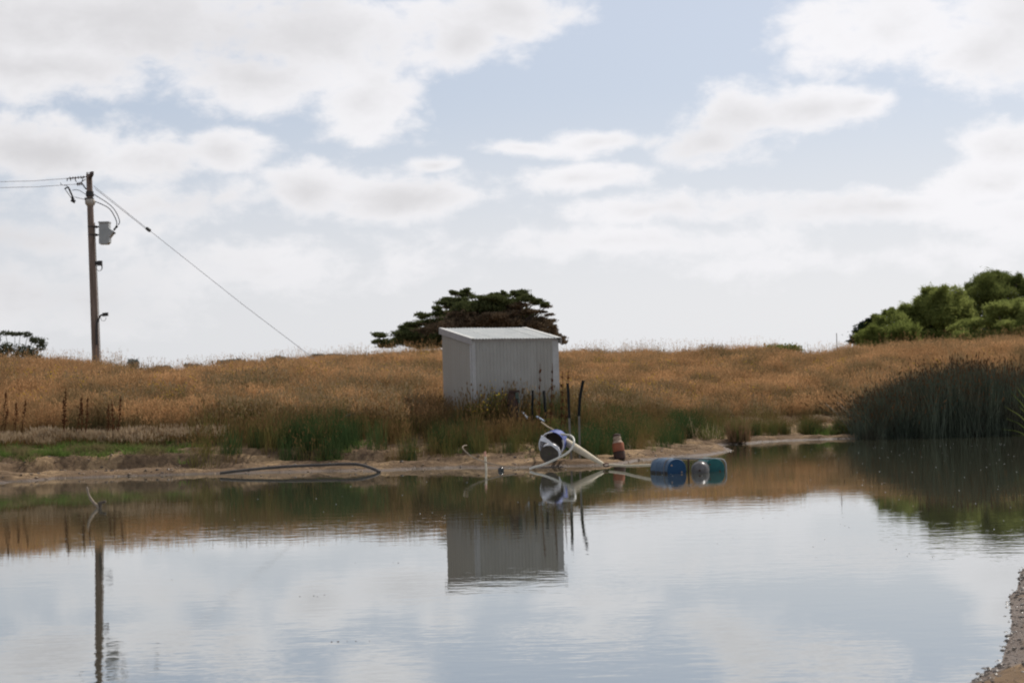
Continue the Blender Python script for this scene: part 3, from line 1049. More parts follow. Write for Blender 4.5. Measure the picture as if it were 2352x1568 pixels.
mb.build('bottom_rail', M_RUST, frame)

# thick pale pipe that lies against the bank and ends in the water


def hp(X, Y, d):
    return at(1225 + .07812 * X, 967.75 + .07812 * Y, d)


p_hi, p_lo = hp(960, 600, 46.9), hp(2060, 1262, 45.2)
big = thing('thick_pipe', p_lo, 'thick cream plastic pipe sloping down the bank into the water', 'pipe')
mb = MB()
mb.tube([p_hi, p_hi.lerp(p_lo, .25), p_hi.lerp(p_lo, .6), p_lo], [.112, .11, .085, .05], 18)
mb.build('pipe_body', M_TANPIPE, big)
mb = MB()
mb.tube([p_hi + (p_hi - p_lo).normalized() * 0.16, p_hi], [.125, .125], 18)
mb.build('pipe_collar', M_ZINC, big)
cc = hp(2150, 1275, 45.1)
mb = MB()
v, f = [], []
for i in range(20):
    a = 2 * math.pi * i / 20
    for j in range(8):
        b = 2 * math.pi * j / 8
        R = .085 + .02 * math.cos(b)
        v.append(Vector((cc.x + R * math.cos(a), cc.y + .3 * R * math.sin(a) + .018 * math.sin(b), cc.z + .5 * R * math.sin(a) + .012 * math.sin(b))))
for i in range(20):
    for j in range(8):
        f.append((i * 8 + j, ((i + 1) % 20) * 8 + j, ((i + 1) % 20) * 8 + (j + 1) % 8, i * 8 + (j + 1) % 8))
mb.raw(v, f)
mb.build('coupling_ring', M_RUST, big)
lead = MB()
lead.tube(curve([hp(2240, 1268, 45.1), at(1430, 1069, 44.2), at(1462, 1068.8, 43.2), at(1500, 1067.5, 42.3)], 5), 0.034, 10)
o = lead.build('suction_pipe', M_TANPIPE, None, hp(2240, 1268, 45.1))
tag(o, 'slim cream pipe lying just above the water between the bank and the blue drum', 'pipe')

# pale hose that loops up out of the water
HD = 45.0
hose_pts = [hp(-110, 1400, HD), hp(0, 1345, HD), hp(300, 1262, HD), hp(700, 1085, HD), hp(1000, 920, HD), hp(1140, 760, HD + .1), hp(1195, 600, HD + .2), hp(1170, 480, HD + .4), hp(1090, 412, HD + .7),
            hp(985, 392, HD + 1.0), hp(820, 372, HD + 1.3)]
hb = MB()
hb.tube(curve(hose_pts, 6), 0.03, 10)
o = hb.build('loop_hose', M_HOSE, None, hose_pts[1])
tag(o, 'pale grey hose looping out of the water in front of the broken drum', 'hose')

# slim delivery pipe running up the bank towards the shed, with a few bluish lengths showing
dp_ = [hp(980, 395, 46.4), hp(780, 365, 46.8), hp(570, 235, 47.4), hp(400, 140, 48.6), hp(240, 20, 49.8), at(1232, 952, 51.1), at(1212, 958, 51.4), at(1199, 941, 51.7), at(1190, 935, 51.8)]
dl = thing('delivery_pipe', dp_[3], 'narrow tan water pipe climbing the grassy bank from the hose towards the shed', 'pipe')
mb = MB()
mb.tube(curve(dp_[:5], 5), 0.026, 8)
mb.build('pipe_run', solid('dusty_tan_pipe', (0.26, 0.20, 0.13), (0.34, 0.27, 0.18), rough=0.7, scale=6), dl)
M_PALEBLUE = solid('pale_blue_plastic', (0.36, 0.45, 0.56), (0.46, 0.54, 0.63), rough=0.4, scale=6)
for a, b in ((at(1249, 964, 50.5), at(1233, 954.5, 51.0)), (at(1211, 957.5, 51.5), at(1199, 943.5, 51.8)), (at(1190, 952, 51.8), at(1184, 951, 51.9))):
    mb = MB()
    mb.tube([a - UZ * .03, b - UZ * .03], 0.032, 10)
    mb.build('pipe_length', M_PALEBLUE, dl)

# broken blue-and-white drum lying on the mud
bc = hp(520, 900, 46.3)
broken = thing('broken_drum', (bc.x, bc.y, ground_z(bc.x, bc.y)), 'broken blue and white plastic drum lying open on the mud by the looped hose', 'drum')


def arc_shell(cx, cz, rx, rz, a0, a1, y0, y1, thick, n=22, tilt=0.0):
    """Curved half-pipe shell opening towards the camera."""
    v, f = [], []
    for i in range(n + 1):
        a = math.radians(a0 + (a1 - a0) * i / n)
        for (yy, k) in ((y0, 1.0), (y1, 0.93)):
            for t in (0, thick):
                v.append(Vector((bc.x + cx + (rx * k - t) * math.cos(a) + tilt * yy, bc.y + yy, cz + (rz * k - t) * math.sin(a) + tilt * .5 * yy)))
    for i in range(n):
        o_, p_ = i * 4, (i + 1) * 4
        f += [(o_, p_, p_ + 2, o_ + 2), (o_ + 1, o_ + 3, p_ + 3, p_ + 1), (o_, o_ + 1, p_ + 1, p_), (o_ + 2, p_ + 2, p_ + 3, o_ + 3)]
    f += [(0, 2, 3, 1), (n * 4, n * 4 + 1, n * 4 + 3, n * 4 + 2)]
    return MB().raw(v, f)


z0 = hp(520, 1190, 46.3).z
zt = hp(560, 300, 46.3).z
R1 = (910 - 170) / 2 * .07812 / (F_ / 46.3)
cx0 = 0.02
arc_shell(cx0, zt - R1 * 1.02, R1, R1 * 1.02, -42, 118, 0.0, 0.7, 0.018, tilt=0.22).build('drum_shell', M_DEEPBLUE, broken)
arc_shell(cx0, zt - R1 * 1.02, R1 * 0.99, R1 * 1.01, 100, 215, -0.05, 0.62, 0.018, tilt=0.22).build('white_shell', M_WHITE, broken)
arc_shell(cx0, zt - R1 * 1.02, R1 * 1.01, R1 * 1.03, 84, 128, -0.02, 0.1, 0.022).build('shell_lip', M_WHITE, broken)
arc_shell(cx0, zt - R1 * 1.02, R1 * 1.005, R1 * 1.025, -40, 22, -0.012, 0.09, 0.022).build('shell_lip', M_WHITE, broken)
MB().lathe((bc.x + cx0 + .22 * .55, bc.y + .55, zt - R1 * 1.02 + .06), (.22, 1, .11), [(0, .02), (.02, R1 * .6), (.05, R1 * .93)], 28).build('shell_bottom', M_MUD, broken)
# inner dished end, mud coated, with a bright rim, leaning back to the left
ec = hp(470, 960, 46.1)
mb = MB()
ed = Vector((0.16, 0.86, 0.34)).normalized()
RE = 0.275
mb.lathe(ec, ed, [(0.03, .02), (.025, RE * .55), (0.005, RE * .9), (0, RE), (.3, RE * 1.0)], 32, caps=False)
mb.build('muddy_end', M_MUD, broken)
mb = MB()
v, f = [], []
side = ed.cross(UZ).normalized()
upv = side.cross(ed).normalized()
if upv.z < 0:
    upv = -upv
if side.x < 0:
    side = -side
nn = 30
for i in range(nn + 1):
    a = math.radians(-28 + 150 * i / nn)
    wd = 0.012 + 0.05 * math.sin(math.pi * (i + 2) / (nn + 4))
    for (r, dd) in ((RE * .99, -.004), (RE + wd, .0), (RE + wd, .05), (RE * 1.0, .04)):
        v.append(ec + (side * math.cos(a) + upv * math.sin(a)) * r + ed * dd)
for i in range(nn):
    for j in range(4):
        f.append((i * 4 + j, (i + 1) * 4 + j, (i + 1) * 4 + (j + 1) % 4, i * 4 + (j + 1) % 4))
mb.raw(v, f)
mb.build('white_rim', M_WHITE, broken)
# torn white flap from the upper left corner across to the right foot
mb = MB()
path = [hp(238, 400, 46.15), hp(360, 480, 46.0), hp(480, 565, 45.95), hp(610, 690, 45.95), hp(730, 820, 46.0), hp(825, 950, 46.05)]
v, f = [], []
cv = curve(path, 5)
for i, p in enumerate(cv):
    t = i / (len(cv) - 1)
    wd = 0.13 * (1 - t) ** 1.5 + 0.03
    off = Vector((-0.35, 0.10, -1.0)).normalized() * wd
    for q in (p, p + off, p + off + Vector((0, .02, 0)), p + Vector((0, .02, 0.004))):
        v.append(q)
for i in range(len(cv) - 1):
    for j in range(4):
        f.append((i * 4 + j, (i + 1) * 4 + j, (i + 1) * 4 + (j + 1) % 4, i * 4 + (j + 1) % 4))
mb.raw(v, f)
mb.build('torn_flap', M_WHITE, broken)

# rusty gas bottle upright on the mud
gb = hit(1423.5, 1051)
top = at(1416, 997, gb.y + .12)
ax = (top - gb)
L = ax.length
gas = thing('gas_bottle', gb, 'rusty orange gas bottle standing upright on the muddy bank', 'gas bottle')
MB().lathe(gb - ax.normalized() * .04, ax, [(0, .165), (.04, .175), (L * .12, .178), (L * .30, .178)], 24).build('dark_base', M_RUST, gas)
MB().lathe(gb + ax * .26, ax, [(0, .176), (L * .02, .179), (L * .30, .178), (L * .36, .168)], 24).build('orange_body', M_ORANGE, gas)
MB().lathe(gb + ax * .61, ax, [(0, .168), (L * .03, .16), (L * .06, .147), (L * .09, .13), (L * .11, .118), (L * .13, .115), (L * .17, .124), (L * .22, .126), (L * .27, .116), (L * .32, .09)], 24).build('tan_shoulder', M_TAN, gas)
MB().lathe(gb + ax * .92, ax, [(0, .115), (L * .01, .125), (L * .07, .11), (L * .10, .05)], 20).build('valve_collar', M_RUST, gas)

# steel pickets
pick = [
    ((1303, 880), (1306.5, 960), (1311, 1022), 47.3, 0.05, 'left one of the two tall black steel pickets above the broken drum'),
    ((1339.5, 873), (1329.5, 955), (1330, 1018), 47.8, 0.05, 'right one of the two tall black pickets, bent over at the top'),
    ((1222.5, 896), (1222, 930), (1222.5, 960), 51.6, 0.045, 'short black picket in front of the shed nearer the rusty pump'),
    ((1249, 897), (1252, 940), (1253, 966), 51.3, 0.05, 'short black picket in front of the right half of the shed'),
]
for (a, b, c, d, r, lab) in pick:
    pa, pm, pc = at(*a, d), at(*b, d), at(*c, d)
    gz_ = ground_z(pc.x, pc.y)
    pc.z = min(pc.z, gz_ - 0.05)
    t = thing('steel_picket', (pc.x, pc.y, gz_), lab, 'picket', 'steel pickets on the bank')
    cv = curve([pa, pa.lerp(pm, .5) + (Vector((-.03, 0, 0)) if a[0] > 1330 else Vector((.008, 0, 0))), pm], 5)
    for nm, path, m in (('upper_post', cv, M_PICKET), ('post_foot', [pm, pc], M_ZINC if d < 49 else M_PICKET)):
        mb = MB()
        # Y-shaped section: three flanges round a core
        mb.tube(path, r if nm == 'upper_post' else r * .8, 12)
        for kk in range(len(mb.v)):
            if kk % 4:
                q0 = path[kk // 12]
                mb.v[kk] = tuple(q0 + (Vector(mb.v[kk]) - q0) * (.62 if kk % 2 else .5))
        mb.build(nm, m, t)

# rusty pump housing in front of the shed
pc = at(1182, 960, 51.7)
pz = ground_z(pc.x, pc.y)
pt = at(1182, 896, 51.7).z
pump = thing('pump_housing', (pc.x, pc.y, pz), 'dark rusty pump housing standing in the weeds before the shed wall', 'pump')
MB().lathe((pc.x - .04, pc.y, pz - .1), UZ, [(0, .17), (pt - pz - .1, .17), (pt - pz - .02, .15), (pt - pz + .06, .12)], 20).build('casing', M_RUST, pump)
mb = MB()
mb.box((pc.x + .01, pc.y - .02, pt - .03), (0.165, 0, 0.0), (0, .16, 0), (0, 0, .03))
mb.build('top_plate', M_RUST, pump, smooth=False)
mb = MB()
mb.box((pc.x + .10, pc.y - .06, pt - .17), (0.055, 0, 0), (0, .10, 0), (0, 0, .10))
mb.tube([(pc.x + .12, pc.y - .05, pt - .2), (pc.x + .16, pc.y - .08, pt - .45), (pc.x + .12, pc.y - .1, pz + .2)], .035, 8)
mb.build('green_outlet', M_GREEN, pump, smooth=False)

# little black float on its cord, and the marker stake behind it
bf = at(1150.5, 1077, 45.0)
buoy = MB()
buoy.ball((bf.x, bf.y, 0.02), 0.088, 18, (1, 1, 1.05))
o = buoy.build('black_float', M_POLY, None, (bf.x, bf.y, 0))
o.data.materials[0] = solid('glossy_black_plastic', (0.012, 0.013, 0.013), (0.02, 0.021, 0.021), rough=0.18, scale=6, spec=0.6)
tag(o, 'small round black float at the edge of the water beside the stake', 'float')


def rp(X, Y, d):
    return at(1010.6 + .10417 * X, 980 + .10417 * Y, d)


cord = MB()
cord.tube(curve([rp(590, 405, 45.9), rp(545, 410, 45.8), rp(500, 440, 45.7), rp(520, 500, 45.6), rp(640, 610, 45.5), rp(800, 700, 45.4), rp(1000, 772, 45.2), rp(1250, 842, 45.05),
                 rp(1420, 868, 44.95), rp(1640, 888, 45.0)], 5), 0.017, 6)
o = cord.build('float_line', M_WOOD, None, rp(640, 610, 45.5))
tag(o, 'thin curled line of old hose running past the stake to the black float', 'cord')
sb, st = at(1117, 1078, 45.6), at(1114, 1036.5, 45.6)
stake = thing('marker_stake', (sb.x, sb.y, ground_z(sb.x, sb.y)), 'short pale stake with a pinkish top standing at the water edge', 'stake')
mb = MB()
mb.tube([sb + Vector((0, 0, -.15)), sb.lerp(st, .72)], .031, 8)
mb.build('stake_shaft', solid('bleached_stake', (0.52, 0.45, 0.33), (0.62, 0.55, 0.42), rough=0.7, scale=9), stake)
mb = MB()
mb.tube([sb.lerp(st, .72), st], .032, 8)
mb.build('pink_top', solid('faded_pink_paint', (0.55, 0.27, 0.19), (0.63, 0.36, 0.26), rough=0.7, scale=9), stake)

# black poly pipe curving along the mud
pipe_px = [(505, 1086, 46.15), (560, 1079.5, 46.3), (612, 1074.5, 46.5), (667, 1070.5, 46.6), (740, 1067.3, 46.7), (795, 1065.2, 46.7), (824, 1066.5, 46.6), (846, 1072, 46.3), (862, 1078, 46.05), (872, 1083.5, 45.9)]
pl = [at(x, y, d) for x, y, d in pipe_px]
mb = MB()
mb.tube(curve(pl, 5), 0.045, 10)
o = mb.build('poly_pipe', M_POLY, None, pl[4])
tag(o, 'long dark poly pipe curving along the mud at the waterline', 'pipe')

# forked dead branch sticking out of the water, left foreground
sd = 33.9
stk = thing('dead_branch', on_water(226, 1163), 'forked bleached dead branch poking out of the water at the left', 'branch')
mb = MB()
mb.tube(curve([at(231, 1172, sd), at(223, 1161, sd), at(213, 1151, sd), at(204, 1136, sd), at(199.5, 1117, sd)], 5), [.034] * 8 + [.03] * 6 + [.024] * 6 + [.015], 8)
mb.build('main_stem', M_WOOD, stk)
mb = MB()
mb.tube([at(229, 1172, sd), at(230.5, 1153.5, sd)], .032, 7)
mb.tube([at(226, 1155.5, sd), at(243, 1151, sd)], .027, 7)
mb.build('broken_fork', M_DARKWOOD, stk)

# fallen branch in the long grass
lb = [at(792, 957, 51.5), at(812, 951, 51.8), at(834, 945, 52.0), at(858, 941, 52.3), at(888, 934, 52.6)]
mb = MB()
mb.tube(curve(lb, 4), 0.05, 8)
o = mb.build('fallen_branch', M_DARK, None, lb[2])
tag(o, 'dark fallen branch lying in the dry grass left of the shed', 'branch')

# ------------------------------------------------------------------ trees


def leaf_quads(centres, sizes, aspect, droop=0.0, up_bias=0.0):
    """One small bent leaf spray (two triangles joined as a quad) per centre."""
    n = len(centres)
    d = rng.normal(size=(n, 3))
    d[:, 2] = d[:, 2] * (1 - abs(droop)) - droop * 1.6 + up_bias
    d /= np.linalg.norm(d, axis=1)[:, None]
    r = rng.normal(size=(n, 3))
    w = np.cross(d, r)
    w /= np.linalg.norm(w, axis=1)[:, None] + 1e-9
    L = sizes[:, None] * d
    Wd = (sizes * aspect)[:, None] * w
    c = np.asarray(centres)
    v = np.stack([c - L * .5, c + Wd * .5, c + L * .5, c - Wd * .5], 1).reshape(-1, 3)
    f = np.arange(4 * n).reshape(-1, 4)
    return v, f


def blob_points(c, rx, ry, rz, n, shell=0.4):
    p = rng.normal(size=(n, 3))
    p /= np.linalg.norm(p, axis=1)[:, None]
    rad = (shell + (1 - shell) * rng.random(n)) ** 0.7
    rad = np.where(rng.random(n) < 0.24, 0.95 + .65 * rng.random(n) ** 1.6, rad)
    lump = 1 + 0.22 * np.sin(p[:, 0] * 7 + c[0]) * np.sin(p[:, 1] * 6 + c[1]) + 0.15 * np.sin(p[:, 2] * 11 + c[2])
    return np.array(c) + p * (rad * lump)[:, None] * np.array([rx, ry, rz])


M_BARK = solid('dark_bark', (0.055, 0.043, 0.034), (0.095, 0.072, 0.057), rough=0.95, scale=4)
M_BARK2 = solid('grey_bark', (0.12, 0.10, 0.085), (0.18, 0.155, 0.13), rough=0.95, scale=4)
M_CYP = leaf('cypress_foliage', (0.05, 0.064, 0.026), (0.10, 0.112, 0.045), trans=0.3, scale=0.8, fine=2.0)
M_CYPB = leaf('dead_cypress_foliage', (0.10, 0.066, 0.042), (0.16, 0.118, 0.075), trans=0.15, scale=0.8, fine=2.0)
M_WIL = leaf('willow_foliage', (0.16, 0.19, 0.05), (0.29, 0.32, 0.10), trans=0.55, scale=0.7, fine=2.5)
M_WILD = leaf('dark_willow_foliage', (0.105, 0.13, 0.036), (0.19, 0.215, 0.068), trans=0.42, scale=0.7, fine=2.5)
M_EUC = leaf('gum_foliage', (0.05, 0.06, 0.038), (0.085, 0.095, 0.058), trans=0.2, scale=0.6, fine=2.0)
M_PINE = leaf('dark_conifer_foliage', (0.016, 0.028, 0.016), (0.03, 0.045, 0.022), trans=0.1, scale=0.6)
M_HAZETREE = leaf('hazed_foliage', (0.13, 0.15, 0.145), (0.18, 0.20, 0.185), trans=0.2, scale=0.2)  # distance haze mixed into the leaf colour as a bluish grey


def ragged(blobs, k=9, r=(.3, .5), flat=1.0):
    """Breaks every blob into a core and many smaller sprays, so that the outline is uneven."""
    out = []
    for (c, rx, ry, rz, mi) in blobs:
        out.append((c, rx * .72, ry * .72, rz * .72, mi))
        for _ in range(k):
            q = rng.normal(size=3)
            q /= np.linalg.norm(q)
            q *= rng.uniform(.55, 1.0)
            f = rng.uniform(*r)
            out.append((Vector(c) + Vector((q[0] * rx, q[1] * ry, q[2] * rz)), rx * f, ry * f, rz * f * flat, mi))
    return out


def limb(mb, a, b, r0, r1, sag=0.12, n=6):
    a, b = Vector(a), Vector(b)
    L = (b - a).length
    k = 4
    path = []
    for i in range(k + 1):
        t = i / k
        p = a.lerp(b, t) + Vector((math.sin(t * 3 + a.x) * .06, math.cos(t * 4 + b.x) * .06, math.sin(t * math.pi) * sag)) * L * (0 if i in (0, k) else 1)
        path.append(p)
    mb.tube(path, [r0 + (r1 - r0) * i / k for i in range(k + 1)], n, caps=False)


def tree(name, label, cat, base, blobs, mat_of, bark, trunk_r, n_of, size, aspect, droop, group=None, crown_name='crown', limbs=True, up=0.0, fork=0.35, rag=None):
    """blobs: list of (centre Vector, rx, ry, rz, material index)."""
    base = Vector(base)
    root = thing(name, base, label, cat, group)
    vs, fs, ms, off = [], [], [], 0
    for (c, rx, ry, rz, mi) in (ragged(blobs, *rag) if rag else blobs):
        n = n_of(rx, ry, rz)
        pts = blob_points(c, rx, ry, rz, n)
        v, f = leaf_quads(pts, size * (0.6 + 0.9 * rng.random(n)), aspect, droop, up)
        vs.append(v)
        fs.append(f + off)
        ms.append(np.full(len(f), mi))
        off += len(v)
    v = np.concatenate(vs) - np.array(base)
    o = link_mesh(crown_name, np_mesh(crown_name, v, np.concatenate(fs), mat_of, smooth=False, mi=np.concatenate(ms)), root)
    mb = MB()
    cen = sum((b[0] for b in blobs), Vector()) / len(blobs)
    top = Vector((base.x * .6 + cen.x * .4, base.y * .6 + cen.y * .4, base.z + (cen.z - base.z) * fork + .3))
    limb(mb, base - UZ * .3, top, trunk_r, trunk_r * .75, 0.0, 9)
    mb.build('trunk', bark, root)
    if limbs:
        mb = MB()
        for (c, rx, ry, rz, mi) in blobs:
            limb(mb, top - UZ * random.uniform(0, .4), Vector(c) - UZ * rz * .3, trunk_r * .38, trunk_r * .07, random.uniform(.02, .15), 5)
        tag(mb.build('limb', bark, root), kind='stuff')
    return root


def gbase(x, y, d):
    p = at(x, y, d)
    return Vector((p.x, p.y, ground_z(p.x, p.y)))


# windswept cypress behind the shed
DC = 128.0
kc = .2344 / (F_ / DC)
pads = [(200, 565, 75, 28, 0), (170, 625, 55, 25, 0), (300, 645, 120, 38, 0), (420, 565, 110, 40, 0), (520, 455, 90, 28, 0), (470, 500, 110, 35, 0), (620, 378, 75, 28, 0),
        (560, 525, 150, 45, 0), (700, 600, 160, 55, 0), (640, 660, 180, 36, 0), (700, 440, 130, 40, 0), (790, 345, 95, 34, 0), (750, 300, 55, 20, 0), (850, 245, 100, 34, 0), (960, 225, 110, 28, 0),
        (830, 210, 50, 14, 0), (1010, 165, 110, 26, 0), (910, 145, 50, 14, 0), (1035, 132, 60, 18, 0), (1110, 190, 50, 14, 0), (900, 430, 150, 48, 0), (1000, 350, 150, 45, 1), (1100, 290, 120, 40, 0), (1150, 420, 170, 55, 1),
        (1250, 195, 110, 26, 0), (1330, 170, 60, 18, 0), (1280, 262, 150, 42, 0), (1410, 180, 90, 30, 0), (1405, 145, 25, 14, 0), (1420, 285, 140, 36, 1), (1570, 168, 95, 34, 0), (1520, 140, 30, 14, 0), (1640, 205, 80, 34, 0),
        (1560, 272, 110, 26, 1), (1720, 240, 80, 26, 0), (1800, 262, 65, 20, 0), (1830, 285, 50, 12, 1), (1350, 375, 140, 48, 1), (1300, 480, 180, 55, 1), (1450, 445, 130, 40, 1), (1590, 440, 90, 26, 1),
        (1690, 445, 80, 24, 1), (1790, 410, 70, 22, 1), (1850, 432, 70, 28, 1), (1890, 485, 60, 34, 1), (1915, 545, 45, 40, 1), (1985, 625, 45, 28, 1), (1790, 515, 90, 32, 1), (1650, 500, 70, 22, 1),
        (1000, 520, 200, 50, 1), (1780, 335, 55, 10, 1), (1850, 365, 50, 9, 1), (850, 560, 160, 50, 0), (1500, 520, 160, 36, 1), (1940, 590, 60, 30, 1), (820, 480, 150, 50, 1), (950, 290, 120, 40, 1), (1180, 340, 140, 45, 1),
        (1250, 420, 160, 50, 1), (1400, 330, 120, 40, 1), (650, 520, 120, 45, 1), (1100, 480, 160, 50, 1), (760, 560, 130, 40, 0), (1300, 310, 130, 35, 0), (880, 350, 110, 36, 0), (1500, 340, 120, 40, 1), (1620, 340, 90, 26, 1), (1700, 330, 60, 14, 1), (1550, 390, 110, 34, 1), (1690, 480, 120, 40, 1), (1780, 470, 90, 34, 1), (450, 610, 140, 40, 0), (1850, 520, 80, 40, 1),
        (560, 600, 250, 70, 0), (800, 500, 260, 100, 1), (1050, 400, 280, 110, 0), (1300, 380, 300, 110, 1), (1500, 330, 220, 80, 0), (1650, 450, 200, 70, 1), (1120, 280, 180, 60, 0), (1420, 240, 180, 50, 0)]
blobs = []
for (X, Y, rx, ry, mi) in pads:
    c = at(826.9 + .2344 * X, 637 + .2344 * Y, DC + rng.uniform(-3.0, 3.0))
    blobs.append((c, rx * kc, max(rx * kc * .9, .7), ry * kc, mi))
base = gbase(1150, 800, DC)
tree('cypress_tree', 'broad windswept cypress with flat dark layers rising behind the shed', 'tree', base, blobs, [M_CYP, M_CYPB], M_BARK, .42,
     lambda a, b, c: int(40 + 900 * a * a), .19, .38, 0.0, up=.3, rag=(7, (.3, .55), 1.1))

# willows on the right
DW = 112.0


def wl(lst, dd=0.0, mi=0, dep=1.0):
    k = .3046 / (F_ / (DW + dd))
    return [(at(1837.5 + .3046 * X, 600 + .3046 * Y, DW + dd + rng.uniform(-1.5, 1.5) * dep), rx * 1.16 * k, (rx + ry) * .55 * k, ry * 1.14 * k, mi) for (X, Y, rx, ry) in lst]


dens = lambda a, b, c: int(60 + 850 * (a * c + a * b))
tree('willow_tree', 'low bright green willow at the left end of the tree group on the right', 'tree', gbase(2030, 790, DW - 4),
     wl([(470, 570, 55, 40), (540, 535, 70, 55), (620, 500, 80, 65), (660, 415, 45, 45), (690, 375, 22, 22), (720, 460, 80, 75), (640, 570, 120, 45), (590, 430, 40, 30), (480, 615, 60, 35), (570, 615, 90, 40), (690, 625, 110, 50), (800, 610, 80, 50), (740, 540, 110, 70), (820, 540, 90, 60)], -4),
     [M_WIL], M_BARK2, .16, dens, .30, .13, .42, 'willows beyond the grass', rag=(9, (.28, .5)))
tree('willow_tree', 'mid height green willow between the low willow and the tall dark one', 'tree', gbase(2150, 790, DW),
     wl([(800, 450, 110, 85), (770, 390, 60, 40), (900, 400, 110, 95), (960, 270, 60, 60), (1010, 235, 60, 42), (1070, 270, 70, 60), (930, 330, 70, 60), (1150, 290, 80, 70), (1050, 400, 140, 110), (1180, 400, 110, 100),
         (1240, 300, 50, 55), (900, 500, 170, 60), (1080, 520, 170, 50), (850, 590, 130, 50), (1000, 590, 150, 60), (1150, 585, 140, 60), (1240, 430, 60, 90), (1210, 330, 60, 70), (1290, 520, 80, 80), (980, 330, 90, 70), (840, 380, 70, 60)], 0),
     [M_WIL], M_BARK2, .22, dens, .32, .12, .42, 'willows beyond the grass', rag=(9, (.28, .5)))
tree('willow_tree', 'tallest and darkest willow of the group on the right, feathery top against the sky', 'tree', gbase(2310, 790, DW + 5),
     wl([(1300, 190, 45, 50), (1290, 250, 40, 50), (1380, 155, 75, 52), (1480, 130, 90, 45), (1570, 150, 70, 50), (1640, 130, 35, 35), (1670, 190, 60, 60), (1440, 230, 130, 90), (1580, 260, 130, 110), (1400, 360, 90, 120), (1400, 480, 80, 60),
         (1500, 420, 150, 130), (1720, 260, 80, 100), (1800, 200, 90, 90), (1860, 320, 120, 130), (1720, 420, 140, 110), (1380, 560, 110, 60), (1520, 550, 140, 70), (1300, 400, 40, 90)], 5),
     [M_WILD], M_BARK, .32, dens, .32, .12, .4, 'willows beyond the grass', rag=(9, (.28, .5)))
tree('willow_tree', 'paler green willow growing in front of the tall dark one at the right edge', 'tree', gbase(2320, 790, DW - 6),
     wl([(1480, 350, 70, 60), (1560, 340, 80, 55), (1620, 400, 90, 80), (1530, 440, 110, 80), (1700, 380, 90, 90), (1640, 500, 130, 50), (1290, 470, 70, 50), (1230, 500, 80, 40), (1790, 430, 110, 90), (1480, 560, 120, 55), (1640, 575, 130, 55), (1260, 570, 110, 45)], -6),
     [M_WIL], M_BARK2, .16, dens, .30, .13, .42, 'willows beyond the grass', rag=(9, (.28, .5)))
tree('conifer_tree', 'dark conifer peeping out behind the left end of the willows', 'tree', gbase(1998, 790, DW + 18),
     wl([(545, 445, 50, 14), (500, 475, 40, 12), (540, 480, 70, 22), (480, 500, 45, 13), (560, 520, 80, 30), (450, 530, 40, 13), (430, 575, 40, 16), (420, 600, 50, 12), (520, 570, 100, 35)], 18),
     [M_PINE], M_BARK, .2, lambda a, b, c: int(140 + 420 * a * a), .3, .4, 0.0, up=.2)

# open-crowned gum at the far left
DE = 140.0
ke = .3125 / (F_ / DE)
blobs = []
for (X, Y, rx, ry) in [(40, 1272, 42, 15), (110, 1277, 40, 13), (150, 1275, 25, 12), (205, 1282, 30, 22), (262, 1325, 40, 24), (310, 1335, 26, 20), (300, 1375, 35, 28), (240, 1320, 22, 16), (170, 1395, 55, 38), (235, 1415, 45, 30), (150, 1430, 60, 25),
                       (45, 1370, 50, 28), (20, 1415, 45, 30), (80, 1395, 22, 14), (-40, 1300, 40, 30), (-60, 1380, 60, 50), (-110, 1320, 60, 50), (255, 1445, 60, 20), (20, 1450, 60, 20)]:
    c = at(X * .3125, 367.5 + .3125 * Y, DE + rng.uniform(-1.5, 1.5))
    blobs.append((c, rx * ke, rx * ke, ry * ke, 0))
tree('gum_tree', 'open crowned dark gum tree at the far left edge beyond the grass', 'tree', gbase(20, 825, DE), blobs, [M_EUC], M_BARK, .22, lambda a, b, c: int(60 + 620 * a * c + 60 * a * b), .3, .3, .25, fork=.15)

# little far-off trees peeping over the grass on the left, and a shrub on the ridge to the right
fars = [(306, 831, 9, 8, 'small lone tree far off just right of the power pole'), (372, 842, 13, 4, 'low far-off bush in the dip of the skyline'), (440, 838, 16, 5, 'far-off rounded bush left of the long low thicket'),
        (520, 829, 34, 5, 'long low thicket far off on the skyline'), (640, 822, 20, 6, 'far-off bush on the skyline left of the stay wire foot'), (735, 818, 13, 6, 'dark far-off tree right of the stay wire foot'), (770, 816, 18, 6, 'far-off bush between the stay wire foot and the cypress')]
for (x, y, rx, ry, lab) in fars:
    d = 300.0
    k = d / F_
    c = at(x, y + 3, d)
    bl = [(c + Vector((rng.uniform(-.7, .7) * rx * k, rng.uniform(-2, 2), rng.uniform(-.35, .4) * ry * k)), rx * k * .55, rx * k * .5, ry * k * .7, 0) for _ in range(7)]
    tree('distant_tree', lab, 'tree', gbase(x, y, d), bl, [M_HAZETREE], M_BARK2, .2, lambda a, b, c: 170, .6, .5, 0, 'far trees on the left skyline', limbs=False, fork=.7)
d = 93.0
bl = [(at(1800 + q * 12, 802 - abs(1 - abs(q)) * 2, d + rng.uniform(-1, 1)), .45, .45, .2, 0) for q in (-2.2, -1.2, -.4, .4, 1.2, 1.9)]
tree('ridge_shrub', 'low dark shrub on the grassy ridge left of the willows', 'shrub', gbase(1815, 800, d), bl, [M_WILD], M_BARK, .06, lambda a, b, c: 260, .16, .4, 0, limbs=False, fork=.4)
fpz = gbase(1922, 800, 95.0)
mb = MB()
mb.tube([fpz - UZ * .2, at(1921.5, 765, 95.0)], [.03, .022], 7)
o = mb.build('thin_post', M_BARK2, None, fpz)
tag(o, 'thin lone post on the skyline left of the willows', 'post')

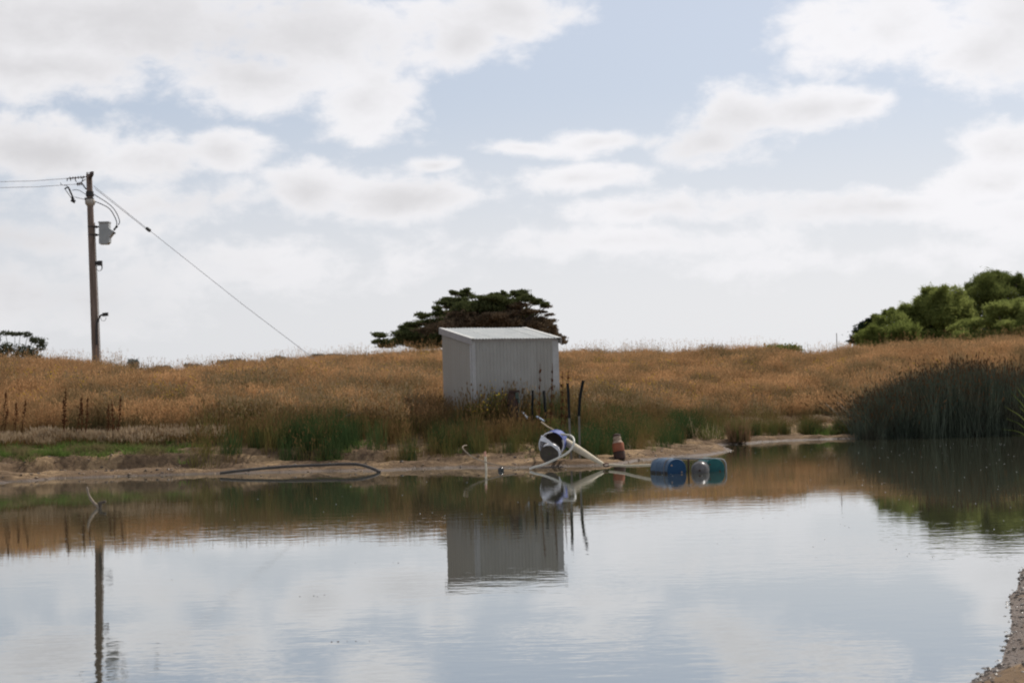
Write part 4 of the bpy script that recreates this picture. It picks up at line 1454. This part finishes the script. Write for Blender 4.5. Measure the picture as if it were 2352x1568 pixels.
# ------------------------------------------------------------------ grasses and reeds
def blade_arrays(n, R, h0, h1, w, lean, bend, head=None, seg=2, squash=1.0, mats=(0, 1)):
    """A clump of n blades or stems; head = (length, width, share) adds seed heads."""
    V, Fq, M = [], [], []
    for i in range(n):
        a, r = random.uniform(0, 6.283), R * math.sqrt(random.random())
        x, y = r * math.cos(a), r * math.sin(a)
        h = random.uniform(h0, h1)
        la, lm = random.uniform(0, 6.283), abs(random.gauss(0, lean))
        dx, dy = math.cos(la) * lm + .25 * lean * math.cos(a), math.sin(la) * lm + .25 * lean * math.sin(a)
        ya = random.uniform(0, 3.1416)
        sx, sy = math.cos(ya) * w / 2, math.sin(ya) * w / 2
        o = len(V)
        for k in range(seg + 1):
            t = k / seg
            b = t + bend * t * t
            wk = (1 - .75 * t)
            cx, cy, cz = x + dx * h * b, y + dy * h * b, h * t * (1 - .3 * bend * lm * t)
            V += [(cx - sx * wk, cy - sy * wk, cz), (cx + sx * wk, cy + sy * wk, cz)]
        for k in range(seg):
            Fq.append((o + 2 * k, o + 2 * k + 1, o + 2 * k + 3, o + 2 * k + 2))
            M.append(mats[0])
        if head and random.random() < head[2]:
            tx, ty, tz = cx, cy, cz
            L, wd = head[0] * random.uniform(.7, 1.3), head[1] * random.uniform(.7, 1.3)
            nh = head[3] if len(head) > 3 else 1
            for q in range(max(2, nh)):
                ang = ya + q * 1.57
                hx, hy = math.cos(ang) * wd / 2, math.sin(ang) * wd / 2
                if nh > 1:
                    tb = 1 - .42 * random.random() ** 1.3
                    tx, ty = x + dx * h * tb * (1 + bend * tb) + random.gauss(0, .022), y + dy * h * tb * (1 + bend * tb) + random.gauss(0, .022)
                    tz = h * tb
                o = len(V)
                V += [(tx - dx * L * .5, ty - dy * L * .5, tz - L * .6), (tx + hx, ty + hy, tz - L * .1), (tx + dx * L * .5, ty + dy * L * .5, tz + L * .4), (tx - hx, ty - hy, tz - L * .1)]
                Fq.append((o, o + 1, o + 2, o + 3))
                M.append(mats[1])
    return np.array(V), np.array(Fq), np.array(M)


def clump_mesh(name, mats, *args, **kw):
    v, f, m = blade_arrays(*args, **kw)
    return np_mesh(name, v, f, mats, smooth=False, mi=m)


def scatter(name, pts, meshes, smin=.8, smax=1.2, kind='stuff', zjit=0.03, scale_of=None):
    """One mesh of points; geometry nodes set one of the clumps on each point."""
    n = len(pts)
    me = bpy.data.meshes.new(name)
    me.vertices.add(n)
    p = np.array(pts, np.float32)
    p[:, 2] -= zjit
    me.vertices.foreach_set('co', p.ravel())
    sc = rng.uniform(smin, smax, n)
    if scale_of is not None:
        sc = sc * scale_of
    for nm, vals, ty in (('turn', rng.uniform(0, 6.283, n), 'FLOAT'), ('size', sc, 'FLOAT'), ('pick', rng.integers(0, len(meshes), n), 'INT')):
        at_ = me.attributes.new(nm, ty, 'POINT')
        at_.data.foreach_set('value', vals.astype(np.int32 if ty == 'INT' else np.float32))
    me.update()
    ob = link_mesh(name, me)
    tag(ob, kind=kind)
    g = bpy.data.node_groups.new(name, 'GeometryNodeTree')
    g.interface.new_socket('Geometry', in_out='INPUT', socket_type='NodeSocketGeometry')
    g.interface.new_socket('Geometry', in_out='OUTPUT', socket_type='NodeSocketGeometry')
    gi, go = g.nodes.new('NodeGroupInput'), g.nodes.new('NodeGroupOutput')
    iop = g.nodes.new('GeometryNodeInstanceOnPoints')
    g2i = g.nodes.new('GeometryNodeGeometryToInstance')
    for m_ in reversed(meshes):
        po = bpy.data.objects.new(name, m_)
        po['kind'] = 'stuff'
        oi = g.nodes.new('GeometryNodeObjectInfo')
        oi.inputs['Object'].default_value = po
        oi.transform_space = 'ORIGINAL'
        g.links.new(oi.outputs['Geometry'], g2i.inputs[0])
    def named(nm, ty):
        nd = g.nodes.new('GeometryNodeInputNamedAttribute')
        nd.data_type = ty
        nd.inputs['Name'].default_value = nm
        return nd.outputs[0]
    cx = g.nodes.new('ShaderNodeCombineXYZ')
    g.links.new(named('turn', 'FLOAT'), cx.inputs[2])
    g.links.new(gi.outputs[0], iop.inputs['Points'])
    g.links.new(g2i.outputs[0], iop.inputs['Instance'])
    iop.inputs['Pick Instance'].default_value = True
    g.links.new(named('pick', 'INT'), iop.inputs['Instance Index'])
    g.links.new(cx.outputs[0], iop.inputs['Rotation'])
    g.links.new(named('size', 'FLOAT'), iop.inputs['Scale'])
    g.links.new(iop.outputs[0], go.inputs[0])
    md = ob.modifiers.new(name, 'NODES')
    md.node_group = g
    return ob


def cand(x0, x1, y0, y1, per_m2):
    n = int((x1 - x0) * (y1 - y0) * per_m2)
    x, y = rng.uniform(x0, x1, n), rng.uniform(y0, y1, n)
    s = shore_dist(x, y)
    col = W_ / 2 + F_ * x / y
    ux = (x - SHED_C.x) * SHED_A.x + (y - SHED_C.y) * SHED_A.y
    uy = (x - SHED_C.x) * SHED_B.x + (y - SHED_C.y) * SHED_B.y
    clear = np.maximum(np.abs(ux) - SHED_W / 2, np.abs(uy) - SHED_D / 2) > 0.12
    return x, y, s, col, clear


def keep(x, y, mask):
    x, y = x[mask], y[mask]
    return np.stack([x, y, height(x, y)], 1)


G_STEM = leaf('dry_grass_stem', (0.21, 0.14, 0.064), (0.45, 0.31, 0.155), (0.145, 0.125, 0.056), trans=0.4, scale=0.35)
G_HEAD = leaf('dry_grass_seed_head', (0.30, 0.168, 0.08), (0.62, 0.36, 0.172), (0.25, 0.168, 0.085), trans=0.45, scale=0.35)
G_DULL = leaf('brown_weed_stem', (0.16, 0.11, 0.04), (0.27, 0.175, 0.075), (0.13, 0.12, 0.036), trans=0.35, scale=0.5)
G_OLIVE = leaf('olive_weed_stem', (0.13, 0.12, 0.04), (0.23, 0.19, 0.075), trans=0.4, scale=0.6)
G_GREYW = leaf('grey_brown_weed_head', (0.20, 0.145, 0.085), (0.33, 0.235, 0.135), trans=0.4, scale=0.6)
G_RUSH = leaf('green_rush', (0.10, 0.10, 0.030), (0.18, 0.155, 0.052), (0.22, 0.145, 0.06), trans=0.3, scale=0.7)
G_RUSHB = leaf('brown_rush_tip', (0.17, 0.105, 0.045), (0.26, 0.165, 0.075), trans=0.3, scale=0.7)
G_DARKRUSH = leaf('dark_green_rush', (0.04, 0.072, 0.026), (0.08, 0.118, 0.042), trans=0.25, scale=0.7)
G_PALE = leaf('bleached_grass', (0.36, 0.265, 0.165), (0.52, 0.41, 0.28), trans=0.35, scale=0.8)
G_PALEB = leaf('brown_grass_base', (0.20, 0.125, 0.05), (0.28, 0.18, 0.08), trans=0.3, scale=0.8)
G_GREEN = leaf('short_green_grass', (0.085, 0.14, 0.032), (0.15, 0.215, 0.055), (0.20, 0.165, 0.08), trans=0.4, scale=1.2)
G_REED = leaf('dark_reed', (0.036, 0.050, 0.034), (0.10, 0.118, 0.08), (0.08, 0.076, 0.05), trans=0.16, scale=0.8, gloss=0.02)
G_REEDH = leaf('brown_reed_head', (0.07, 0.04, 0.022), (0.14, 0.08, 0.04), trans=0.2, scale=0.8)
G_YELLOW = leaf('yellow_petal', (0.62, 0.42, 0.03), (0.72, 0.52, 0.06), trans=0.4, scale=1.0)
G_WEED = leaf('green_weed', (0.10, 0.115, 0.03), (0.17, 0.165, 0.05), trans=0.35, scale=1.0)
G_DOCK = leaf('dock_brown', (0.075, 0.032, 0.016), (0.12, 0.052, 0.025), trans=0.15, scale=2.0)
G_FLAX = leaf('strap_leaf', (0.07, 0.095, 0.025), (0.12, 0.14, 0.04), trans=0.4, scale=2.0)
G_TUSSB = leaf('tussock_brown', (0.19, 0.115, 0.06), (0.30, 0.18, 0.10), trans=0.3, scale=1.5)
G_TUSSG = leaf('tussock_green', (0.09, 0.105, 0.03), (0.16, 0.17, 0.055), trans=0.3, scale=1.5)

# tall dry grass over the whole slope
dry = [clump_mesh('dry_grass', [G_STEM, G_HEAD], 80, .46, .55, 1.08, .010, .2, .5, (.085, .026, .85, 4)) for _ in range(7)]
x, y, s, col, clear = cand(-46, 46, 48, 96, 5.2)
ex = np.where(col < 470, 5.0, np.where(col < 1000, 4.8, np.where(col < 1350, 7.5, np.where(col < 1650, 5.4, 5.0))))
edge = ex + 1.6 * fbm(x * .5, y * .5, 21)
m = clear & (s > edge) & (s < 40) & (np.abs(col - W_ / 2) < 1750) & ~((s > 33) & (rng.random(len(s)) < .6))
pts = keep(x, y, m)
hs = 0.9 + 0.6 * fbm(pts[:, 0] * .3, pts[:, 1] * .3, 31) + 0.5 * fbm(pts[:, 0] * 1.1, pts[:, 1] * 1.1, 33, 2)
scatter('dry_grass', pts, dry, .8, 1.15, scale_of=hs)
print('dry grass', len(pts))
# stragglers that stand out above the skyline
tall = [clump_mesh('tall_grass_stem', [G_STEM, G_HEAD], 9, .4, .85, 1.45, .011, .17, .4, (.06, .018, 1.0, 4)) for _ in range(4)]
m = clear & (s > 20) & (s < 36) & (np.abs(col - W_ / 2) < 1750) & (rng.random(len(s)) < .22)
scatter('tall_grass_stems', keep(x, y, m), tall)

# olive and grey-brown weeds scattered through the field, thicker low on the slope
m = clear & (s > 4.6) & (s < 30) & (np.abs(col - W_ / 2) < 1750)
m &= (fbm(x * .45, y * .45, 35) > .02) & (rng.random(len(s)) < np.interp(s, [4.6, 9, 16, 30], [.8, .45, .15, .06]))
olive = [clump_mesh('olive_weed', [G_OLIVE, G_GREYW], 60, .4, .45, 1.05, .012, .22, .5, (.08, .03, .8, 3)) for _ in range(4)]
scatter('olive_weeds', keep(x, y, m), olive, .8, 1.15)

# duller brown weeds in front of the shed and along the foot of the grass
dull = [clump_mesh('brown_weed', [G_DULL, G_RUSHB], 44, .40, .45, .95, .018, .2, .5, (.12, .04, .5)) for _ in range(5)]
x, y, s, col, clear = cand(-16, 18, 46, 66, 7)
m = clear & (((col > 460) & (col < 1000) & (s > 3.4) & (s < 6.2)) | ((col >= 940) & (col < 1330) & (s > 3.2) & (s < 8.6)) | ((col >= 1300) & (col < 1980) & (s > 3.4) & (s < 6.6)))
m &= ~((np.abs(x - pump.location.x) < .08) & (y < pump.location.y + .3) & (y > pump.location.y - 1.2))
m &= rng.random(len(x)) < np.where(col > 1640, .55, .9)
pts = keep(x, y, m)
scatter('brown_weeds', pts, dull, .7, 1.1, scale_of=np.where((pts[:, 0] > -1.4) & (pts[:, 0] < 2.2) & (pts[:, 1] > 50.5), 1.02, .85))

# green rushes along the bank
rush = [clump_mesh('green_rush', [G_RUSH, G_RUSHB], 60, .36, .55, 1.15, .016, .2, .35, (.09, .035, .35)) for _ in range(5)]
x, y, s, col, clear = cand(-12, 14, 45, 66, 7)
e0 = np.interp(col, [430, 470, 640, 790, 850, 1000, 1230, 1260, 1420, 1500, 1640, 1700, 1950], [2.3, 1.9, 1.5, 1.7, 2.0, 1.6, 1.5, 1.5, 1.0, 1.6, 2.0, 1.5, 1.7]) + .5 * fbm(x * 1.3, y * 1.3, 41)
e1 = np.interp(col, [430, 640, 790, 1000, 1230, 1420, 1640, 1950], [3.2, 4.0, 4.6, 4.4, 4.4, 4.4, 4.4, 4.0]) + 1.0 * fbm(x * .8, y * .8, 43)
zone = (col > 450) & (col < 1950) & (s > e0) & (s < e1) & clear
dark = ((col > 640) & (col < 800)) | ((col > 1270) & (col < 1450)) | ((col > 1540) & (col < 1610))
p_rush = np.where(dark, .25, np.where(col > 1640, .95, np.where(col < 640, .13, .55)))
m = zone & (rng.random(len(x)) < p_rush)
pts = keep(x, y, m)
cc_ = W_ / 2 + F_ * pts[:, 0] / pts[:, 1]
scatter('green_rushes', pts, rush, .65, 1.1, scale_of=np.where(cc_ > 1640, .66, np.where(cc_ > 800, .72, .9)))
dk = [clump_mesh('dark_rush', [G_DARKRUSH, G_RUSHB], 70, .34, .6, 1.2, .017, .17, .3, (.08, .03, .15)) for _ in range(5)]
m = zone & (rng.random(len(x)) < np.where(dark, .95, np.where(col > 1640, .7, np.where(col < 640, .08, .2))))
pts = keep(x, y, m)
cc_ = W_ / 2 + F_ * pts[:, 0] / pts[:, 1]
scatter('dark_rushes', pts, dk, .65, 1.1, scale_of=np.where(cc_ > 1640, .55, np.where(cc_ > 1250, .78, .9)))
# thin brown-headed rushes standing on the sand, left of the green ones
thin = [clump_mesh('thin_rush', [G_RUSH, G_RUSHB], 14, .28, .6, 1.15, .02, .22, .5, (.14, .04, .8)) for _ in range(4)]
m = clear & (col > 440) & (col < 700) & (s > 1.5 + .8 * fbm(x, y, 51)) & (s < 4.4) & (rng.random(len(x)) < .6)
scatter('thin_rushes', keep(x, y, m), thin)

# bleached grass band and green lawn strip on the left shore
pale = [clump_mesh('pale_grass', [G_PALEB, G_PALE], 70, .3, .2, .42, .014, .25, .6, (.15, .028, .95)) for _ in range(5)]
x, y, s, col, clear = cand(-30, -2, 44, 60, 14)
m = (col < 500) & (s > 3.55 + .9 * fbm(x * .7, y * .7, 61)) & (s < 4.45 + .8 * fbm(x * .5, y * .5, 63))
scatter('pale_grass', keep(x, y, m), pale)
x2, y2, s2, col2, c2 = cand(3, 14, 50, 68, 8)
m = (col2 > 1590) & (col2 < 1940) & (s2 > 3.6) & (s2 < 5.4) & (rng.random(len(x2)) < .6)
scatter('pale_grass_by_reeds', keep(x2, y2, m), pale, .55, .85)
grn = [clump_mesh('short_grass', [G_GREEN, G_GREEN], 40, .2, .09, .26, .02, .5, .8) for _ in range(4)]
x, y, s, col, clear = cand(-30, 16, 44, 66, 22)
lawn = (col < 480) & (s > 2.15 + .8 * fbm(x * .9, y * .9, 71)) & (s < 3.9) & (rng.random(len(x)) < np.clip(1.1 - (col - 250) / 260, .12, 1))
patch = (col > 1850) & (col < 1990) & (s > 1.6) & (s < 3.2)
specks = (col > 700) & (col < 1700) & (s > 1.4) & (s < 3) & (rng.random(len(x)) < .05)
scatter('short_green_grass', keep(x, y, clear & (lawn | patch | specks)), grn)

# yellow flowers dotted through the dry grass
yel = []
for q in range(4):
    v, f, mi = blade_arrays(7, .16, .6, 1.05, .012, .2, .4, mats=(0, 0))
    V, Fq, M = [v], [f], [mi]
    off = len(v)
    for k in range(9):
        c0 = np.array([random.uniform(-.2, .2), random.uniform(-.2, .2), random.uniform(.7, 1.12)])
        pv, pf = leaf_quads(np.repeat(c0[None], 3, 0), np.full(3, .038), .9)
        V.append(pv)
        Fq.append(pf + off)
        M.append(np.full(3, 1))
        off += len(pv)
    yel.append(np_mesh('yellow_flower', np.concatenate(V), np.concatenate(Fq), [G_WEED, G_YELLOW], False, np.concatenate(M)))
x, y, s, col, clear = cand(-30, 34, 50, 84, 1.2)
m = clear & (s > 5) & (np.abs(col - W_ / 2) < 1250) & (fbm(x * .3, y * .3, 81) > .0) & (s < 22) & (rng.random(len(x)) < .42)
scatter('yellow_flowers', keep(x, y, m), yel)

# the big dark reed bed on the right
reed = [clump_mesh('dark_reed', [G_REED, G_REEDH], 75, .5, 1.3, 2.65, .022, .19, .5, (.14, .045, .24), seg=3) for _ in range(6)]
x, y = rng.uniform(11, 30, 5200), rng.uniform(54, 68, 5200)
s = shore_dist(x, y)
col = W_ / 2 + F_ * x / y
m = (s > -1.3) & (s < 4.6) & (col > 1968) & (col < 2700) & (rng.random(5200) < .40)
pts = np.stack([x, y, np.maximum(height(x, y), -.4)], 1)[m]
cc_ = col[m]
ss_ = s[m]
hs = np.interp(cc_, [1968, 2000, 2060, 2140, 2250, 2700], [.40, .58, .80, .96, 1.0, 1.04]) * (1 + .4 * fbm(pts[:, 0] * .7, pts[:, 1] * .7, 91))
scatter('reed_bed', pts, reed, .76, 1.13, scale_of=hs)
print('reeds', len(pts))
lean_ = [clump_mesh('leaning_reed', [G_REED, G_REEDH], 26, .35, .9, 1.9, .024, .42, .6, (.15, .05, .4), seg=3) for _ in range(3)]
m = (s > -.9) & (s < 2.5) & (col > 1955) & (col < 2075) & (rng.random(5200) < .6)
scatter('leaning_reeds', np.stack([x, y, np.maximum(height(x, y), -.3)], 1)[m], lean_, .7, 1.1)
bent = [clump_mesh('bleached_reed', [G_PALE, G_PALE], 2, .5, 1.3, 2.3, .018, .16, .7, None, seg=3) for _ in range(3)]
m = (s > -1.0) & (s < .8) & (col > 2040) & (col < 2600) & (rng.random(5200) < .10)
scatter('bleached_reeds', np.stack([x, y, np.maximum(height(x, y), -.4)], 1)[m], bent)

# ------------------------------------------------------------------ single plants
def plant(name, label, cat, base, parts, group=None):
    r = thing(name, base, label, cat, group)
    for nm, me in parts:
        tag(link_mesh(nm, me, r), kind='stuff')
    return r


tb = hit(1698, 1016)
plant('tussock', 'lone round brown and green tussock at the water edge left of the reeds', 'tussock', tb,
      [('brown_blades', clump_mesh('brown_blades', [G_TUSSB, G_TUSSB], 420, .42, .45, .98, .018, .24, .5)), ('green_blades', clump_mesh('green_blades', [G_TUSSG, G_TUSSG], 260, .34, .5, 1.02, .018, .2, .4))])
tb = hit(1575, 1004)
plant('rush_tuft', 'dark spiky rush tuft on the bank behind the bright sand', 'rush tuft', tb,
      [('dark_blades', clump_mesh('dark_blades', [G_DARKRUSH, G_RUSHB], 240, .4, .6, 1.2, .022, .3, .4)), ('grey_blades', clump_mesh('grey_blades', [G_PALE, G_PALE], 50, .5, .4, .85, .022, .4, .8))])
tb = hit(1636, 1008)
plant('rush_tuft', 'greyish drooping grass tuft between the dark rush tuft and the lone tussock', 'rush tuft', tb,
      [('green_blades', clump_mesh('green_blades', [G_TUSSG, G_RUSHB], 150, .5, .35, .75, .022, .35, .8)), ('grey_blades', clump_mesh('grey_blades', [G_PALE, G_PALE], 60, .6, .3, .7, .022, .5, .9))])

# strap-leaved plant leaning in from the right edge
fb = at(2400, 1040, 46.0)
flax = thing('strap_leaf_plant', (fb.x, fb.y, 0.0), 'light green strap leaved water plant arching in at the right edge', 'plant')
tips = [(2322, 900), (2334, 888), (2306, 932), (2345, 880), (2312, 960), (2352, 905), (2300, 985), (2338, 930), (2365, 870), (2390, 880), (2325, 1000)]
for i, (tx, ty) in enumerate(tips):
    tip = at(tx, ty, 46.0 + random.uniform(-.5, .5))
    b0 = Vector((fb.x + random.uniform(-.12, .12), fb.y + random.uniform(-.15, .15), -.1))
    mid = b0.lerp(tip, .55) + Vector((.06, 0, .24))
    cv = curve([b0, mid, tip], 5)
    v, f = [], []
    for k, p in enumerate(cv):
        t = k / (len(cv) - 1)
        w_ = .016 * (1 - t ** 3) + .002
        v += [p + Vector((-w_, w_ * .4, 0)), p + Vector((0, w_ * .2, -.006)), p + Vector((w_, -w_ * .4, 0))]
    for k in range(len(cv) - 1):
        for j in range(2):
            f.append((k * 3 + j, k * 3 + j + 1, k * 3 + j + 4, k * 3 + j + 3))
    MB().raw(v, f).build('strap_leaf', G_FLAX, flax)

# dark dock stalks
def dock(x0, y0, x1, y1, d, label):
    b, t = at(x0, y0, d), at(x1, y1, d)
    b.z = ground_z(b.x, b.y)
    root = thing('dock_stalk', b, label, 'dock stalk', 'dark dock stalks in the grass')
    mb = MB()
    cv = curve([b, b.lerp(t, .5) + Vector((.02, 0, .0)), t], 5)
    mb.tube(cv, [.014] * 5 + [.009] * (len(cv) - 5), 6)
    mb.build('stem', G_DOCK, root)
    ctr, n = [], 110
    for _ in range(n):
        q = random.uniform(.38, 1.0)
        p = cv[min(len(cv) - 1, int(q * (len(cv) - 1)))]
        rad = .05 * (1.25 - q)
        ctr.append((p.x - b.x + random.gauss(0, rad), p.y - b.y + random.gauss(0, rad), p.z - b.z + random.uniform(-.06, .06)))
    v, f = leaf_quads(np.array(ctr), rng.uniform(.04, .085, n), .6, 0, .4)
    tag(link_mesh('seed_spike', np_mesh('seed_spike', v, f, [G_DOCK], False), root), kind='stuff')


zx = lambda X: .18229 * X
zy = lambda Y: 857.5 + .18229 * Y
for (a, b_, c_, e_, lab) in [
    (12, 690, 78, 212, 'tall dark dock stalk at the left edge, leaning right'), (40, 650, 95, 440, 'short dark dock stalk just right of the edge stalk'),
    (180, 650, 206, 360, 'thin dark dock stalk, third from the left edge'), (258, 640, 325, 320, 'stout leaning dock stalk, fourth from the left edge'),
    (795, 680, 826, 190, 'tallest dark dock stalk, straight and left of the leaning pair'), (792, 680, 800, 300, 'shorter dock stalk touching the tallest one on its left'),
    (930, 660, 1036, 265, 'long dock stalk leaning right below the power pole'), (1015, 560, 1030, 350, 'short faint dock stalk behind the leaning one'), (1058, 560, 1105, 280, 'slim dock stalk just right of the long leaning one'),
    (1345, 640, 1366, 370, 'thin faint dock stalk right of the power pole'), (1400, 560, 1412, 360, 'short dock stalk between two thin ones right of the power pole'), (1462, 640, 1520, 280, 'rightmost dock stalk of the left group, leaning right')]:
    dock(zx(a), zy(b_), zx(c_), zy(e_), 51.2, lab)
for (x0, y0, x1, y1, d, lab) in [(1231, 885, 1240.5, 835, 50.6, 'curved dark dock stalk against the right half of the shed wall'), (1258, 900, 1269, 834, 50.4, 'dark dock stalk in front of the right corner of the shed'),
                                 (1290, 925, 1306, 848, 50.8, 'reddish dock stalk just right of the shed'), (1284, 930, 1292, 852, 51.2, 'faint dock stalk between the shed corner and the reddish one'),
                                 (1715, 900, 1715, 867, 80.0, 'lone dark dock stalk in the grass right of the shed'), (1774, 900, 1775, 869, 80.5, 'faint dock stalk on the slope left of the reeds')]:
    dock(x0, y0, x1, y1, d, lab)

# yellow-flowered bushy weeds against the shed wall
for (x, y, d, hgt, wid, lab) in [(1140, 935, 51.7, .85, .55, 'bushy yellow flowering weed in front of the middle of the shed wall'), (1098, 930, 51.4, .6, .45, 'lower yellow flowering weed at the left corner of the shed'),
                                 (1265, 930, 51.0, .8, .35, 'grey green bushy weed at the right corner of the shed')]:
    b = at(x, y, d)
    b.z = ground_z(b.x, b.y)
    n = 420
    c0 = np.stack([rng.normal(0, wid * .5, n), rng.normal(0, wid * .4, n), hgt * rng.random(n) ** .7], 1)
    v, f = leaf_quads(c0, rng.uniform(.04, .10, n), .35, 0, .5)
    r = plant('flowering_weed', lab, 'weed', b, [('foliage', np_mesh('foliage', v, f, [G_WEED], False)),
                                                  ('stem', clump_mesh('stem', [G_WEED, G_WEED], 16, wid * .35, hgt * .7, hgt * 1.1, .012, .2, .4))], 'weeds along the shed wall')
    if 'yellow' in lab:
        n = 46
        c0 = np.stack([rng.normal(0, wid * .5, n), rng.normal(0, wid * .4, n), hgt * (.55 + .55 * rng.random(n))], 1)
        v, f = leaf_quads(c0, rng.uniform(.04, .065, n), .9)
        tag(link_mesh('flower', np_mesh('flower', v, f, [G_YELLOW], False), r), kind='stuff')

# ------------------------------------------------------------------ loose stones, mud clods, pale flecks as sun glints on the water
M_STONE = solid('wet_dark_stone', (0.05, 0.038, 0.03), (0.115, 0.086, 0.062), rough=0.4, scale=20, spec=0.5)
M_CLOD = solid('mud_clod', (0.17, 0.12, 0.08), (0.30, 0.22, 0.145), rough=0.9, scale=14)
M_GLINT = solid('pale_glint', (0.62, 0.62, 0.58), (0.72, 0.72, 0.68), rough=0.8, scale=10)  # pale colour for small flecks that stand in for sun glitter


def pebble(name, mat, n=10):
    mb = MB()
    mb.ball((0, 0, 0), 1.0, n, (1, .8, .55))
    v = np.array(mb.v)
    v *= (1 + .35 * (np.random.default_rng(len(name) + n).random(len(v))[:, None] - .5))
    mb.v = [tuple(q) for q in v]
    return mb.mesh(name, mat, smooth=True)


x, y = rng.uniform(2, 8.5, 30000), rng.uniform(8.5, 20, 30000)
s = shore_dist(x, y)
m = (s > -.16) & (s < 1.6) & (rng.random(30000) < np.where(fbm(x * 1.7, y * 1.7, 111) > -.08, 1, .25) * np.exp(-np.maximum(s, 0) / .26))
scatter('shore_gravel', keep(x, y, m), [pebble('gravel_stone', M_STONE, 8), pebble('gravel_stone_b', M_STONE, 10), pebble('gravel_stone_c', M_MUD, 9)], .008, .022, zjit=0.0, scale_of=.5 + 1.3 * rng.random(int(m.sum())) ** 3)
x, y = rng.uniform(-16, 14, 26000), rng.uniform(44, 62, 26000)
s = shore_dist(x, y)
m = (s > -.05) & (s < 2.6) & (rng.random(26000) < np.clip(.1 + .9 * fbm(x * .8, y * 1.6, 77), .02, .5))
scatter('mud_clods', keep(x, y, m), [pebble('clod', M_CLOD, 8), pebble('clod_b', M_CLOD, 10), pebble('clod_c', M_CLOD, 7), pebble('clod_dark', M_STONE, 9)], .008, .06, zjit=0.0)
xw, yw = rng.uniform(-6, 18, 900), rng.uniform(20, 57, 900)
s = shore_dist(xw, yw)
colw = W_ / 2 + F_ * xw / yw
m = (s < -.3) & (rng.random(900) < np.where(colw > 1850, .55, .14))
scatter('water_glints', np.stack([xw, yw, np.full(900, .002)], 1)[m], [pebble('fluff', M_GLINT, 6)], .005, .012, zjit=0.0)  # sun glints put on the water as tiny pale solids

xd, yd = [], []
for (px_, py_, k_, sx_, sy_) in ((815, 1472, 7, .14, .05), (757, 1369, 4, .14, .06), (905, 1290, 3, .3, .1)):
    q_ = on_water(px_, py_)
    xd += list(rng.normal(q_.x, sx_, k_))
    yd += list(rng.normal(q_.y, sy_, k_))
xd, yd = np.array(xd), np.array(yd)
m = shore_dist(xd, yd) < -.5
scatter('floating_debris', np.stack([xd, yd, np.full(len(xd), .001)], 1)[m], [pebble('debris', M_DARKWOOD, 6), pebble('debris_b', M_MUD, 7)], 0.004, .009, zjit=0.0)
